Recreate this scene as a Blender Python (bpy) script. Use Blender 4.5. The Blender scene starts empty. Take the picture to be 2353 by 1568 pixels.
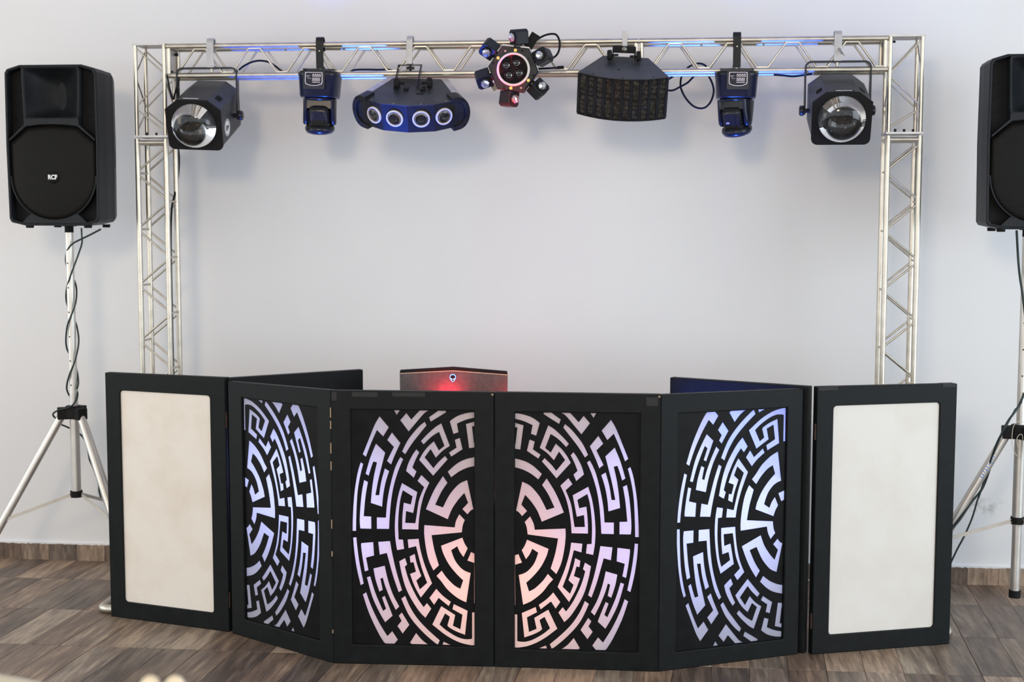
import bpy, bmesh, math, random
from math import pi, sin, cos, radians, atan2, sqrt
from mathutils import Vector, Matrix
from mathutils.geometry import tessellate_polygon
random.seed(7)
S = bpy.context.scene
COL = S.collection

# ------------------------------------------------------------------ camera
F, CX, CY, CAMZ = 3203.159, 1176.5, 784.0, 1.65
YAW, PIT, ROL = 0.09993, 0.09179, 0.00129
FW = Vector((-sin(YAW) * cos(PIT), cos(YAW) * cos(PIT), -sin(PIT)))
_r = Vector((cos(YAW), sin(YAW), 0)); _u = _r.cross(FW)
RT = cos(ROL) * _r + sin(ROL) * _u
UP = -sin(ROL) * _r + cos(ROL) * _u
CAM = Vector((0, 0, CAMZ))
cd = bpy.data.cameras.new('camera'); cam = bpy.data.objects.new('camera', cd); COL.objects.link(cam)
cd.sensor_width = 36; cd.lens = 36 * F / 2353
cam.matrix_world = Matrix(((RT.x, UP.x, -FW.x, 0), (RT.y, UP.y, -FW.y, 0), (RT.z, UP.z, -FW.z, CAMZ), (0, 0, 0, 1)))
cd.dof.use_dof = True; cd.dof.focus_distance = 5.1; cd.dof.aperture_fstop = 2.8
S.camera = cam

# measuring helpers: a photograph pixel seen at a known depth, or on the floor
def ray(u, v): return FW + RT * ((u - CX) / F) - UP * ((v - CY) / F)
def at(u, v, y):
    d = ray(u, v); return CAM + d * (y / d.y)
def zat(x, y, v):
    k = (CY - v) / F
    n = UP - k * FW
    return CAMZ - (n.x * x + n.y * y) / n.z
def on_plane(u, v, p0, n):
    d = ray(u, v); return CAM + d * ((p0 - CAM).dot(n) / d.dot(n))

# ------------------------------------------------------------------ light
W = bpy.data.worlds.new('room_light'); S.world = W; W.use_nodes = True
W.node_tree.nodes['Background'].inputs[0].default_value = (0.83, 0.92, 1.0, 1)
W.node_tree.nodes['Background'].inputs[1].default_value = 1.80
def area(name, loc, target, size, power, color=(1, 1, 1), sy=None):
    l = bpy.data.lights.new(name, 'AREA'); l.energy = power; l.color = color; l.size = size
    if sy: l.shape = 'RECTANGLE'; l.size_y = sy
    o = bpy.data.objects.new(name, l); COL.objects.link(o); o.location = loc
    o.rotation_euler = (Vector(target) - Vector(loc)).to_track_quat('-Z', 'Y').to_euler()
    return o
def spot(name, loc, target, power, color, angle=150, blend=0.6, r=0.03):
    l = bpy.data.lights.new(name, 'SPOT'); l.energy = power; l.color = color
    l.spot_size = radians(angle); l.spot_blend = blend; l.shadow_soft_size = r
    o = bpy.data.objects.new(name, l); COL.objects.link(o); o.location = loc
    o.rotation_euler = (Vector(target) - Vector(loc)).to_track_quat('-Z', 'Y').to_euler()
    return o
area('ceiling_lamp', (-1.05, -1.6, 3.10), (-0.8, 6.2, 1.30), 0.8, 100, (1.0, 0.77, 0.52), 0.7)
area('overhead_fill', (-0.4, -1.2, 3.45), (-0.4, 0.6, 0.0), 7.5, 30, (0.92, 0.94, 1.0), 5.0)  # unseen wide fill light, added overhead to soften the shadows
area('window_light_right', (5.2, 1.8, 1.5), (0.6, 5.2, 0.6), 3.0, 125, (0.80, 0.92, 1.0), 2.8)
area('warm_lamp_left', (-5.6, 3.2, 1.9), (-2.6, 6.2, 0.8), 1.4, 24, (1.0, 0.82, 0.56), 1.8)
LAV = (0.36, 0.43, 1.0); WRM = (1.0, 0.30, 0.20); BLU = (0.03, 0.12, 1.0); RED = (1.0, 0.02, 0.06)
S.view_settings.view_transform = 'Standard'; S.view_settings.look = 'None'
S.view_settings.gamma = 1.0; S.view_settings.use_curve_mapping = False
S.view_settings.exposure = 0.06
S.cycles.max_bounces = 10; S.cycles.transmission_bounces = 8; S.cycles.caustics_refractive = False
S.cycles.caustics_reflective = False; S.cycles.use_denoising = True; S.cycles.sample_clamp_indirect = 4.0

# ------------------------------------------------------------------ materials
def newmat(name):
    m = bpy.data.materials.new(name); m.use_nodes = True
    nt = m.node_tree; b = nt.nodes['Principled BSDF']
    return m, nt, b
def N(nt, t, **kw):
    n = nt.nodes.new(t)
    for k, v in kw.items():
        if k.startswith('i_'):
            n.inputs[int(k[2:]) if k[2:].isdigit() else k[2:]].default_value = v
        else: setattr(n, k, v)
    return n
def mat(name, c1, c2=None, rough=0.5, metal=0.0, scale=20, bump=0.0, bscale=200, spec=0.5, stretch=(1, 1, 1), coat=0.0, rvar=0.0):
    m, nt, b = newmat(name)
    L = nt.links.new
    tc = N(nt, 'ShaderNodeTexCoord'); mp = N(nt, 'ShaderNodeMapping'); mp.inputs['Scale'].default_value = stretch
    L(tc.outputs['Object'], mp.inputs[0])
    nz = N(nt, 'ShaderNodeTexNoise'); nz.inputs['Scale'].default_value = scale; nz.inputs['Detail'].default_value = 5
    L(mp.outputs[0], nz.inputs['Vector'])
    cr = N(nt, 'ShaderNodeValToRGB')
    cr.color_ramp.elements[0].position = 0.35; cr.color_ramp.elements[1].position = 0.68
    cr.color_ramp.elements[0].color = (*c1, 1); cr.color_ramp.elements[1].color = (*(c2 or c1), 1)
    L(nz.outputs['Fac'], cr.inputs[0]); L(cr.outputs[0], b.inputs['Base Color'])
    b.inputs['Roughness'].default_value = rough; b.inputs['Metallic'].default_value = metal
    b.inputs['Specular IOR Level'].default_value = spec; b.inputs['Coat Weight'].default_value = coat
    if rvar:
        mr = N(nt, 'ShaderNodeMapRange'); mr.inputs[3].default_value = rough - rvar; mr.inputs[4].default_value = rough + rvar
        L(nz.outputs['Fac'], mr.inputs[0]); L(mr.outputs[0], b.inputs['Roughness'])
    if bump:
        n2 = N(nt, 'ShaderNodeTexNoise'); n2.inputs['Scale'].default_value = bscale; n2.inputs['Detail'].default_value = 3
        L(tc.outputs['Object'], n2.inputs['Vector'])
        bp = N(nt, 'ShaderNodeBump'); bp.inputs['Strength'].default_value = bump; bp.inputs['Distance'].default_value = 0.002
        L(n2.outputs['Fac'], bp.inputs['Height']); L(bp.outputs[0], b.inputs['Normal'])
    return m
M = {}
M['leatherette'] = mat('black_leatherette', (0.0045, 0.0056, 0.0060), (0.0072, 0.0088, 0.0094), 0.50, bump=0.18, bscale=320, spec=0.17, rvar=0.06)
M['tape'] = mat('black_cloth_tape', (0.006, 0.006, 0.007), (0.010, 0.010, 0.011), 0.6, bump=0.4, bscale=900)
M['vinyl'] = mat('black_vinyl_sheet', (0.006, 0.006, 0.007), (0.009, 0.009, 0.010), 0.42, spec=0.1)
M['alu'] = mat('worn_aluminium', (0.54, 0.50, 0.43), (0.70, 0.66, 0.58), 0.40, 1.0, scale=14, bump=0.1, bscale=120, rvar=0.08)
M['alu_plate'] = mat('dull_aluminium_plate', (0.50, 0.48, 0.47), (0.62, 0.60, 0.58), 0.45, 0.9, scale=25)
M['stand_alu'] = mat('satin_stand_tube', (0.60, 0.57, 0.53), (0.72, 0.70, 0.66), 0.42, 0.9, scale=9, rvar=0.06)
M['clamp'] = mat('pale_clamp_aluminium', (0.40, 0.40, 0.42), (0.50, 0.50, 0.52), 0.5, 0.4)
M['bolt'] = mat('zinc_bolt', (0.42, 0.40, 0.33), (0.5, 0.48, 0.42), 0.4, 0.9)
M['rust'] = mat('rusted_hinge', (0.03, 0.016, 0.012), (0.07, 0.032, 0.02), 0.7, 0.4, scale=60)
M['wood_edge'] = mat('bare_wood_edge', (0.30, 0.20, 0.12), (0.45, 0.33, 0.22), 0.7, scale=40)
M['powder'] = mat('black_powder_coat', (0.010, 0.011, 0.014), (0.018, 0.020, 0.025), 0.42, scale=18, bump=0.12, bscale=500, rvar=0.08, spec=0.2)
M['dusty'] = mat('dusty_black_metal', (0.014, 0.016, 0.020), (0.040, 0.043, 0.050), 0.5, scale=14, bump=0.1, bscale=500, rvar=0.06)
M['matte'] = mat('matt_black_paint', (0.004, 0.004, 0.0045), (0.006, 0.006, 0.0065), 0.7, spec=0.25)
M['gloss'] = mat('glossy_black_plastic', (0.010, 0.011, 0.014), (0.014, 0.015, 0.018), 0.26, spec=0.3)
M['plastic'] = mat('speaker_plastic', (0.010, 0.0115, 0.014), (0.014, 0.016, 0.019), 0.48, bump=0.25, bscale=700, spec=0.22)
M['recess'] = mat('dark_recess_plastic', (0.003, 0.003, 0.0035), (0.005, 0.005, 0.006), 0.6, spec=0.2)
M['rubber'] = mat('black_rubber', (0.006, 0.006, 0.006), (0.010, 0.010, 0.010), 0.75, spec=0.25)
M['cable'] = mat('black_cable_sheath', (0.005, 0.007, 0.008), (0.008, 0.010, 0.012), 0.6, spec=0.15)
M['cable_green'] = mat('dark_green_cable_sheath', (0.006, 0.018, 0.018), (0.010, 0.026, 0.026), 0.5)
M['white_paint'] = mat('white_print', (0.78, 0.78, 0.78), (0.85, 0.85, 0.85), 0.5)
M['cream_print'] = mat('cream_print', (0.72, 0.62, 0.50), (0.80, 0.70, 0.58), 0.5)
M['lcd'] = mat('grey_display_glass', (0.24, 0.21, 0.18), (0.34, 0.30, 0.26), 0.35, scale=600)
M['ring'] = mat('pale_ring_plastic', (0.62, 0.56, 0.56), (0.72, 0.66, 0.66), 0.4)
M['yellow'] = mat('yellow_led_cap', (0.85, 0.62, 0.10), (0.9, 0.7, 0.16), 0.4)
M['grey_cap'] = mat('grey_led_cap', (0.16, 0.16, 0.16), (0.22, 0.22, 0.22), 0.4)
M['chrome'] = mat('polished_reflector', (0.70, 0.70, 0.72), (0.78, 0.78, 0.80), 0.16, 1.0)
M['cream_wood'] = mat('cream_painted_wood', (0.72, 0.62, 0.46), (0.78, 0.68, 0.52), 0.4)
M['cream_cloth'] = mat('cream_tablecloth', (0.70, 0.62, 0.48), (0.75, 0.67, 0.54), 0.85, bump=0.2, bscale=500)
M['lid'] = mat('brushed_laptop_lid', (0.085, 0.075, 0.075), (0.11, 0.10, 0.10), 0.45, 0.5, scale=50)
M['gold'] = mat('pale_gold_strip', (0.65, 0.52, 0.36), (0.72, 0.58, 0.42), 0.35, 0.8)
M['table'] = mat('grey_table_top', (0.25, 0.24, 0.23), (0.32, 0.31, 0.30), 0.6)
M['string'] = mat('pale_string', (0.55, 0.50, 0.40), (0.65, 0.60, 0.5), 0.9)
M['blue_print'] = mat('blue_sticker_print', (0.08, 0.20, 0.62), (0.30, 0.42, 0.75), 0.4, scale=120)
M['dirty_white'] = None

def m_insert(name, base, stain, amt, seed):
    m, nt, b = newmat(name); L = nt.links.new
    tc = N(nt, 'ShaderNodeTexCoord'); mp = N(nt, 'ShaderNodeMapping'); mp.inputs['Location'].default_value = (seed, seed * 2, 0)
    L(tc.outputs['Object'], mp.inputs[0])
    n1 = N(nt, 'ShaderNodeTexNoise'); n1.inputs['Scale'].default_value = 4.5; n1.inputs['Detail'].default_value = 6; n1.inputs['Roughness'].default_value = 0.6
    L(mp.outputs[0], n1.inputs['Vector'])
    cr = N(nt, 'ShaderNodeValToRGB'); cr.color_ramp.elements[0].position = 0.45; cr.color_ramp.elements[1].position = 0.75
    cr.color_ramp.elements[0].color = (0, 0, 0, 1); cr.color_ramp.elements[1].color = (amt, amt, amt, 1)
    L(n1.outputs['Fac'], cr.inputs[0])
    mx = N(nt, 'ShaderNodeMixRGB'); mx.inputs[1].default_value = (*base, 1); mx.inputs[2].default_value = (*stain, 1)
    L(cr.outputs[0], mx.inputs[0]); L(mx.outputs[0], b.inputs['Base Color'])
    b.inputs['Roughness'].default_value = 0.55
    return m
M['insert_worn'] = m_insert('worn_white_sheet', (0.80, 0.755, 0.69), (0.66, 0.57, 0.46), 0.6, 3.1)
M['insert_clean'] = m_insert('white_sheet', (0.72, 0.695, 0.655), (0.60, 0.55, 0.47), 0.5, 8.3)

def m_diffuser():
    m = bpy.data.materials.new('translucent_white_sheet'); m.use_nodes = True; nt = m.node_tree
    nt.nodes.remove(nt.nodes['Principled BSDF']); L = nt.links.new
    out = nt.nodes['Material Output']
    nz = N(nt, 'ShaderNodeTexNoise'); nz.inputs['Scale'].default_value = 30
    cr = N(nt, 'ShaderNodeValToRGB'); cr.color_ramp.elements[0].color = (0.80, 0.80, 0.80, 1); cr.color_ramp.elements[1].color = (0.86, 0.86, 0.86, 1)
    L(nz.outputs['Fac'], cr.inputs[0])
    d = N(nt, 'ShaderNodeBsdfDiffuse'); t = N(nt, 'ShaderNodeBsdfTranslucent'); mx = N(nt, 'ShaderNodeMixShader')
    L(cr.outputs[0], d.inputs[0]); L(cr.outputs[0], t.inputs[0])
    mx.inputs[0].default_value = 0.78; L(d.outputs[0], mx.inputs[1]); L(t.outputs[0], mx.inputs[2]); L(mx.outputs[0], out.inputs[0])
    return m
M['diffuser'] = m_diffuser()

def m_glass(name, tint=(1, 1, 1), rough=0.0, ior=1.45):
    m, nt, b = newmat(name)
    b.inputs['Base Color'].default_value = (*tint, 1); b.inputs['Roughness'].default_value = rough
    b.inputs['Transmission Weight'].default_value = 1.0; b.inputs['IOR'].default_value = ior
    return m
M['glass'] = m_glass('clear_lens_glass')
M['glass_dark'] = m_glass('smoked_pane_glass', (0.5, 0.5, 0.48), 0.12)

def m_emit(name, c, s):
    m, nt, b = newmat(name); b.inputs['Base Color'].default_value = (*c, 1)
    b.inputs['Emission Color'].default_value = (*c, 1); b.inputs['Emission Strength'].default_value = s
    return m
M['glow'] = m_emit('glowing_blue_logo', (0.10, 0.35, 1.0), 2.2)
M['glow_eye'] = m_emit('glowing_pale_blue_logo', (0.35, 0.75, 1.0), 2.5)
M['blue_led'] = m_emit('lit_blue_led', (0.05, 0.2, 1.0), 25.0)
M['warm_led'] = m_emit('lit_warm_led', (1.0, 0.55, 0.4), 25.0)

def m_grille():
    m, nt, b = newmat('perforated_black_steel'); L = nt.links.new
    tc = N(nt, 'ShaderNodeTexCoord')
    mp = N(nt, 'ShaderNodeMapping'); mp.inputs['Scale'].default_value = (1, 0, 1); L(tc.outputs['Object'], mp.inputs[0])
    sep = N(nt, 'ShaderNodeSeparateXYZ'); L(mp.outputs[0], sep.inputs[0])
    # hexagonal hole lattice from two offset rectangular lattices
    P = 0.0082; H = P * 1.732
    def cell(ox, oz):
        def frac(sock, off, per):
            a = N(nt, 'ShaderNodeMath', operation='ADD'); a.inputs[1].default_value = off + 200 * per; L(sock, a.inputs[0])
            q = N(nt, 'ShaderNodeMath', operation='MODULO'); q.inputs[1].default_value = per; L(a.outputs[0], q.inputs[0])
            s = N(nt, 'ShaderNodeMath', operation='SUBTRACT'); s.inputs[1].default_value = per / 2; L(q.outputs[0], s.inputs[0])
            p = N(nt, 'ShaderNodeMath', operation='POWER'); p.inputs[1].default_value = 2; L(s.outputs[0], p.inputs[0])
            ab = N(nt, 'ShaderNodeMath', operation='ABSOLUTE'); L(s.outputs[0], ab.inputs[0])
            mm = N(nt, 'ShaderNodeMath', operation='MULTIPLY'); L(ab.outputs[0], mm.inputs[0]); L(ab.outputs[0], mm.inputs[1])
            return mm.outputs[0]
        a = N(nt, 'ShaderNodeMath', operation='ADD'); L(frac(sep.outputs[0], ox, P), a.inputs[0]); L(frac(sep.outputs[2], oz, H), a.inputs[1])
        return a.outputs[0]
    mn = N(nt, 'ShaderNodeMath', operation='MINIMUM'); L(cell(0, 0), mn.inputs[0]); L(cell(P / 2, H / 2), mn.inputs[1])
    lt = N(nt, 'ShaderNodeMath', operation='LESS_THAN'); lt.inputs[1].default_value = 0.0030 ** 2; L(mn.outputs[0], lt.inputs[0])
    mx = N(nt, 'ShaderNodeMixRGB'); mx.inputs[1].default_value = (0.010, 0.0095, 0.0085, 1); mx.inputs[2].default_value = (0.001, 0.001, 0.001, 1)
    L(lt.outputs[0], mx.inputs[0]); L(mx.outputs[0], b.inputs['Base Color'])
    b.inputs['Roughness'].default_value = 0.55; b.inputs['Specular IOR Level'].default_value = 0.15
    return m
M['grille'] = m_grille()

def m_wall():
    m, nt, b = newmat('white_wall_paint'); L = nt.links.new
    tc = N(nt, 'ShaderNodeTexCoord')
    n1 = N(nt, 'ShaderNodeTexNoise'); n1.inputs['Scale'].default_value = 1.2; n1.inputs['Detail'].default_value = 4
    L(tc.outputs['Object'], n1.inputs['Vector'])
    cr = N(nt, 'ShaderNodeValToRGB'); cr.color_ramp.elements[0].color = (0.76, 0.76, 0.775, 1); cr.color_ramp.elements[1].color = (0.80, 0.80, 0.81, 1)
    cr.color_ramp.elements[0].position = 0.3; cr.color_ramp.elements[1].position = 0.7
    L(n1.outputs['Fac'], cr.inputs[0])
    # scuffs low on the wall beside the right-hand tripod
    dirt = at(2262, 1166, 6.274)
    mp = N(nt, 'ShaderNodeMapping'); mp.vector_type = 'POINT'
    mp.inputs['Location'].default_value = (-dirt.x * 7, 0, -dirt.z * 16); mp.inputs['Scale'].default_value = (7, 0, 16)
    L(tc.outputs['Object'], mp.inputs[0])
    ln = N(nt, 'ShaderNodeVectorMath', operation='LENGTH'); L(mp.outputs[0], ln.inputs[0])
    mr = N(nt, 'ShaderNodeMapRange'); mr.inputs[1].default_value = 0.25; mr.inputs[2].default_value = 0.8; mr.inputs[3].default_value = 1; mr.inputs[4].default_value = 0
    L(ln.outputs['Value'], mr.inputs[0])
    n2 = N(nt, 'ShaderNodeTexNoise'); n2.inputs['Scale'].default_value = 16; n2.inputs['Detail'].default_value = 5
    L(tc.outputs['Object'], n2.inputs['Vector'])
    c2 = N(nt, 'ShaderNodeValToRGB'); c2.color_ramp.elements[0].position = 0.5; c2.color_ramp.elements[1].position = 0.68
    L(n2.outputs['Fac'], c2.inputs[0])
    ml = N(nt, 'ShaderNodeMath', operation='MULTIPLY'); L(mr.outputs[0], ml.inputs[0]); L(c2.outputs[0], ml.inputs[1])
    mx = N(nt, 'ShaderNodeMixRGB'); mx.inputs[2].default_value = (0.33, 0.31, 0.25, 1); L(ml.outputs[0], mx.inputs[0]); L(cr.outputs[0], mx.inputs[1])
    L(mx.outputs[0], b.inputs['Base Color']); b.inputs['Roughness'].default_value = 0.75; b.inputs['Specular IOR Level'].default_value = 0.25
    n3 = N(nt, 'ShaderNodeTexNoise'); n3.inputs['Scale'].default_value = 90; L(tc.outputs['Object'], n3.inputs['Vector'])
    bp = N(nt, 'ShaderNodeBump'); bp.inputs['Strength'].default_value = 0.08; bp.inputs['Distance'].default_value = 0.002
    L(n3.outputs['Fac'], bp.inputs['Height']); L(bp.outputs[0], b.inputs['Normal'])
    return m
M['wall'] = m_wall()

def m_plank(name, along, width, bright=1.0):
    m, nt, b = newmat(name); L = nt.links.new
    tc = N(nt, 'ShaderNodeTexCoord'); oi = N(nt, 'ShaderNodeObjectInfo')
    sc = N(nt, 'ShaderNodeVectorMath', operation='SCALE'); sc.inputs['Scale'].default_value = 40.0
    cb = N(nt, 'ShaderNodeCombineXYZ')
    for i in range(3): L(oi.outputs['Random'], cb.inputs[i])
    L(cb.outputs[0], sc.inputs[0])
    ad = N(nt, 'ShaderNodeVectorMath', operation='ADD'); L(tc.outputs['Object'], ad.inputs[0]); L(sc.outputs[0], ad.inputs[1])
    mp = N(nt, 'ShaderNodeMapping'); mp.inputs['Scale'].default_value = along; L(ad.outputs[0], mp.inputs[0])
    n1 = N(nt, 'ShaderNodeTexNoise'); n1.inputs['Scale'].default_value = 1.0; n1.inputs['Detail'].default_value = 9; n1.inputs['Roughness'].default_value = 0.68
    L(mp.outputs[0], n1.inputs['Vector'])
    n2 = N(nt, 'ShaderNodeTexNoise'); n2.inputs['Scale'].default_value = 1.0; n2.inputs['Detail'].default_value = 5
    mp2 = N(nt, 'ShaderNodeMapping'); mp2.inputs['Scale'].default_value = tuple(v * k_ for v, k_ in zip(along, (0.36, 0.9, 0.36))); L(ad.outputs[0], mp2.inputs[0]); L(mp2.outputs[0], n2.inputs['Vector'])
    mxn = N(nt, 'ShaderNodeMath', operation='MULTIPLY_ADD'); mxn.inputs[1].default_value = 0.45; L(n2.outputs['Fac'], mxn.inputs[0]); 
    h = N(nt, 'ShaderNodeMath', operation='MULTIPLY'); h.inputs[1].default_value = 0.55; L(n1.outputs['Fac'], h.inputs[0]); L(h.outputs[0], mxn.inputs[2])
    rs = N(nt, 'ShaderNodeMath', operation='MULTIPLY_ADD'); rs.inputs[1].default_value = 0.22; rs.inputs[2].default_value = -0.11; L(oi.outputs['Random'], rs.inputs[0])
    sm = N(nt, 'ShaderNodeMath', operation='ADD'); L(mxn.outputs[0], sm.inputs[0]); L(rs.outputs[0], sm.inputs[1])
    cr = N(nt, 'ShaderNodeValToRGB'); e = cr.color_ramp.elements
    e[0].position = 0.33; e[0].color = (0.060 * bright, 0.047 * bright, 0.040 * bright, 1); e[1].position = 0.68; e[1].color = (0.34 * bright, 0.275 * bright, 0.215 * bright, 1)
    k = e.new(0.5); k.color = (0.150 * bright, 0.118 * bright, 0.095 * bright, 1)
    L(sm.outputs[0], cr.inputs[0])
    # hue drift from plank to plank
    w = N(nt, 'ShaderNodeTexWhiteNoise', noise_dimensions='1D'); L(oi.outputs['Random'], w.inputs['W'])
    hm = N(nt, 'ShaderNodeMixRGB'); hm.blend_type = 'MULTIPLY'; hm.inputs[0].default_value = 1.0
    hr = N(nt, 'ShaderNodeValToRGB'); hr.color_ramp.elements[0].color = (1.12, 0.97, 0.86, 1); hr.color_ramp.elements[1].color = (1.0, 1.0, 0.98, 1)
    L(w.outputs['Value'], hr.inputs[0]); L(cr.outputs[0], hm.inputs[1]); L(hr.outputs[0], hm.inputs[2])
    L(hm.outputs[0], b.inputs['Base Color'])
    b.inputs['Roughness'].default_value = 0.42; b.inputs['Specular IOR Level'].default_value = 0.4
    bp = N(nt, 'ShaderNodeBump'); bp.inputs['Strength'].default_value = 0.15; bp.inputs['Distance'].default_value = 0.002
    L(n1.outputs['Fac'], bp.inputs['Height']); L(bp.outputs[0], b.inputs['Normal'])
    return m
M['plank'] = m_plank('wood_look_tile', (64, 4.5, 1), 0.137, 1.36)
M['skirting'] = m_plank('wood_look_skirting_tile', (60, 1, 14), 0.137, 1.2)
M['grout'] = mat('brown_grout', (0.15, 0.118, 0.095), (0.21, 0.168, 0.137), 0.8, scale=40)

# ------------------------------------------------------------------ mesh helpers
class MB:
    def __init__(s): s.bm = bmesh.new(); s.M = Matrix.Identity(4)
    def _add(s, verts, faces, smooth=False):
        vs = [s.bm.verts.new(s.M @ Vector(v)) for v in verts]
        for f in faces:
            try:
                fc = s.bm.faces.new([vs[i] for i in f]); fc.smooth = smooth
            except ValueError: pass
        return s
    def box(s, c, size, rot=None):
        x, y, z = size[0] / 2, size[1] / 2, size[2] / 2
        R = rot or Matrix.Identity(3); c = Vector(c)
        v = [c + R @ Vector((a * x, b * y, d * z)) for a in (-1, 1) for b in (-1, 1) for d in (-1, 1)]
        return s._add(v, [(0, 1, 3, 2), (4, 6, 7, 5), (0, 4, 5, 1), (2, 3, 7, 6), (0, 2, 6, 4), (1, 5, 7, 3)])
    def loft(s, loops, cap0=True, cap1=True, smooth=False, close=True):
        n = len(loops[0]); v = [p for l in loops for p in l]; f = []
        for k in range(len(loops) - 1):
            for i in range(n if close else n - 1):
                j = (i + 1) % n; f.append((k * n + i, k * n + j, (k + 1) * n + j, (k + 1) * n + i))
        s._add(v, f, smooth)
        if cap0: s._add(list(reversed(loops[0])), [tuple(range(n))])
        if cap1: s._add(loops[-1], [tuple(range(n))])
        return s
    def tube(s, pts, r, n=8, cap=True, smooth=True):
        pts = [Vector(p) for p in pts]
        if isinstance(r, (int, float)): r = [r] * len(pts)
        up = Vector((0, 0, 1)); loops = []; prev = None
        for i, p in enumerate(pts):
            t = (pts[min(i + 1, len(pts) - 1)] - pts[max(i - 1, 0)]).normalized()
            if prev is None: a = t.orthogonal().normalized()
            else:
                a = (prev - t * prev.dot(t))
                a = a.normalized() if a.length > 1e-6 else t.orthogonal().normalized()
            prev = a; b = t.cross(a)
            loops.append([p + (a * cos(2 * pi * k / n) + b * sin(2 * pi * k / n)) * r[i] for k in range(n)])
        return s.loft(loops, cap, cap, smooth)
    def cyl(s, p0, p1, r0, r1=None, n=16, smooth=True): return s.tube([p0, p1], [r0, r0 if r1 is None else r1], n, True, smooth)
    def lathe(s, prof, c=(0, 0, 0), axis=(0, 0, 1), n=24, smooth=True, cap=False):
        ax = Vector(axis).normalized(); a = ax.orthogonal().normalized(); b = ax.cross(a); c = Vector(c)
        loops = [[c + ax * h + (a * cos(2 * pi * k / n) + b * sin(2 * pi * k / n)) * max(r, 1e-5) for k in range(n)] for r, h in prof]
        return s.loft(loops, cap, cap, smooth)
    def plate(s, outer, holes, y0, y1):
        """flat shape in local x-z with holes, from depth y0 (front) to y1 (back)"""
        polys = [outer] + list(holes)
        tri = tessellate_polygon([[Vector((p[0], p[1], 0)) for p in pl] for pl in polys])
        fl = [p for pl in polys for p in pl]; n = len(fl)
        v = [(p[0], y0, p[1]) for p in fl] + [(p[0], y1, p[1]) for p in fl]
        f = []
        for t in tri:
            a, b, c = [fl[i] for i in t]
            cr = (b[0] - a[0]) * (c[1] - a[1]) - (b[1] - a[1]) * (c[0] - a[0])
            if cr < 0: t = (t[0], t[2], t[1])
            f.append(tuple(t)); f.append((t[2] + n, t[1] + n, t[0] + n))
        o = 0
        for k, pl in enumerate(polys):
            m = len(pl)
            ar = sum(pl[i][0] * pl[(i + 1) % m][1] - pl[(i + 1) % m][0] * pl[i][1] for i in range(m))
            for i in range(m):
                j = (i + 1) % m; q = (o + i, o + i + n, o + j + n, o + j)
                if (ar > 0) != (k == 0): q = q[::-1]
                f.append(q)
            o += m
        return s._add(v, f)
    def mesh(s, name):
        bmesh.ops.recalc_face_normals(s.bm, faces=s.bm.faces[:]) if not getattr(s, 'keep', False) else None
        me = bpy.data.meshes.new(name); s.bm.to_mesh(me); s.bm.free(); return me
    def build(s, name, m, parent=None, bevel=0.0, seg=2):
        o = bpy.data.objects.new(name, s.mesh(name)); COL.objects.link(o); o.data.materials.append(m)
        if parent: o.parent = parent
        if bevel:
            md = o.modifiers.new('bevel', 'BEVEL'); md.width = bevel; md.segments = seg; md.limit_method = 'ANGLE'; md.angle_limit = radians(32)
            md.harden_normals = False
        return o
def inst(name, me, parent, mw):
    o = bpy.data.objects.new(name, me); COL.objects.link(o); o.parent = parent; o.matrix_local = mw; return o
def thing(name, label, cat, loc=(0, 0, 0), rot=(0, 0, 0), group=None):
    o = bpy.data.objects.new(name, None); COL.objects.link(o); o.location = loc; o.rotation_euler = rot
    o.empty_display_size = 0.1
    o['label'] = label; o['category'] = cat
    if group: o['group'] = group
    return o
def tag(o, label, cat, group=None):
    o['label'] = label; o['category'] = cat
    if group: o['group'] = group
    return o
def spline(pts, k=8):
    P = [Vector(p) for p in pts]; P = [2 * P[0] - P[1]] + P + [2 * P[-1] - P[-2]]; out = []
    for i in range(1, len(P) - 2):
        for j in range(k):
            t = j / k; a, b, c, d = P[i - 1], P[i], P[i + 1], P[i + 2]
            out.append(0.5 * ((2 * b) + (c - a) * t + (2 * a - 5 * b + 4 * c - d) * t * t + (3 * b - a - 3 * c + d) * t ** 3))
    out.append(P[-2]); return out
def rrect(x0, z0, x1, z1, r, k=6):
    out = []
    for cx, cz, a in ((x1 - r, z0 + r, -90), (x1 - r, z1 - r, 0), (x0 + r, z1 - r, 90), (x0 + r, z0 + r, 180)):
        out += [(cx + r * cos(radians(a + 90 * i / k)), cz + r * sin(radians(a + 90 * i / k))) for i in range(k + 1)]
    return out
def circ(cx, cz, r, n=24): return [(cx + r * cos(2 * pi * i / n), cz + r * sin(2 * pi * i / n)) for i in range(n)]
_strut = {}
def strut(name, p0, p1, r, m, parent, n=10):
    """one tube or rod between two points; equal ones share their mesh"""
    p0, p1 = Vector(p0), Vector(p1); d = p1 - p0; key = (round(d.length, 4), r, m.name, n)
    if key not in _strut:
        me = MB().cyl((0, 0, 0), (0, 0, d.length), r, n=n).mesh(name); me.materials.append(m); _strut[key] = me
    q = d.to_track_quat('Z', 'Y').to_matrix().to_4x4()
    return inst(name, _strut[key], parent, Matrix.Translation(p0) @ q)
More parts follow.
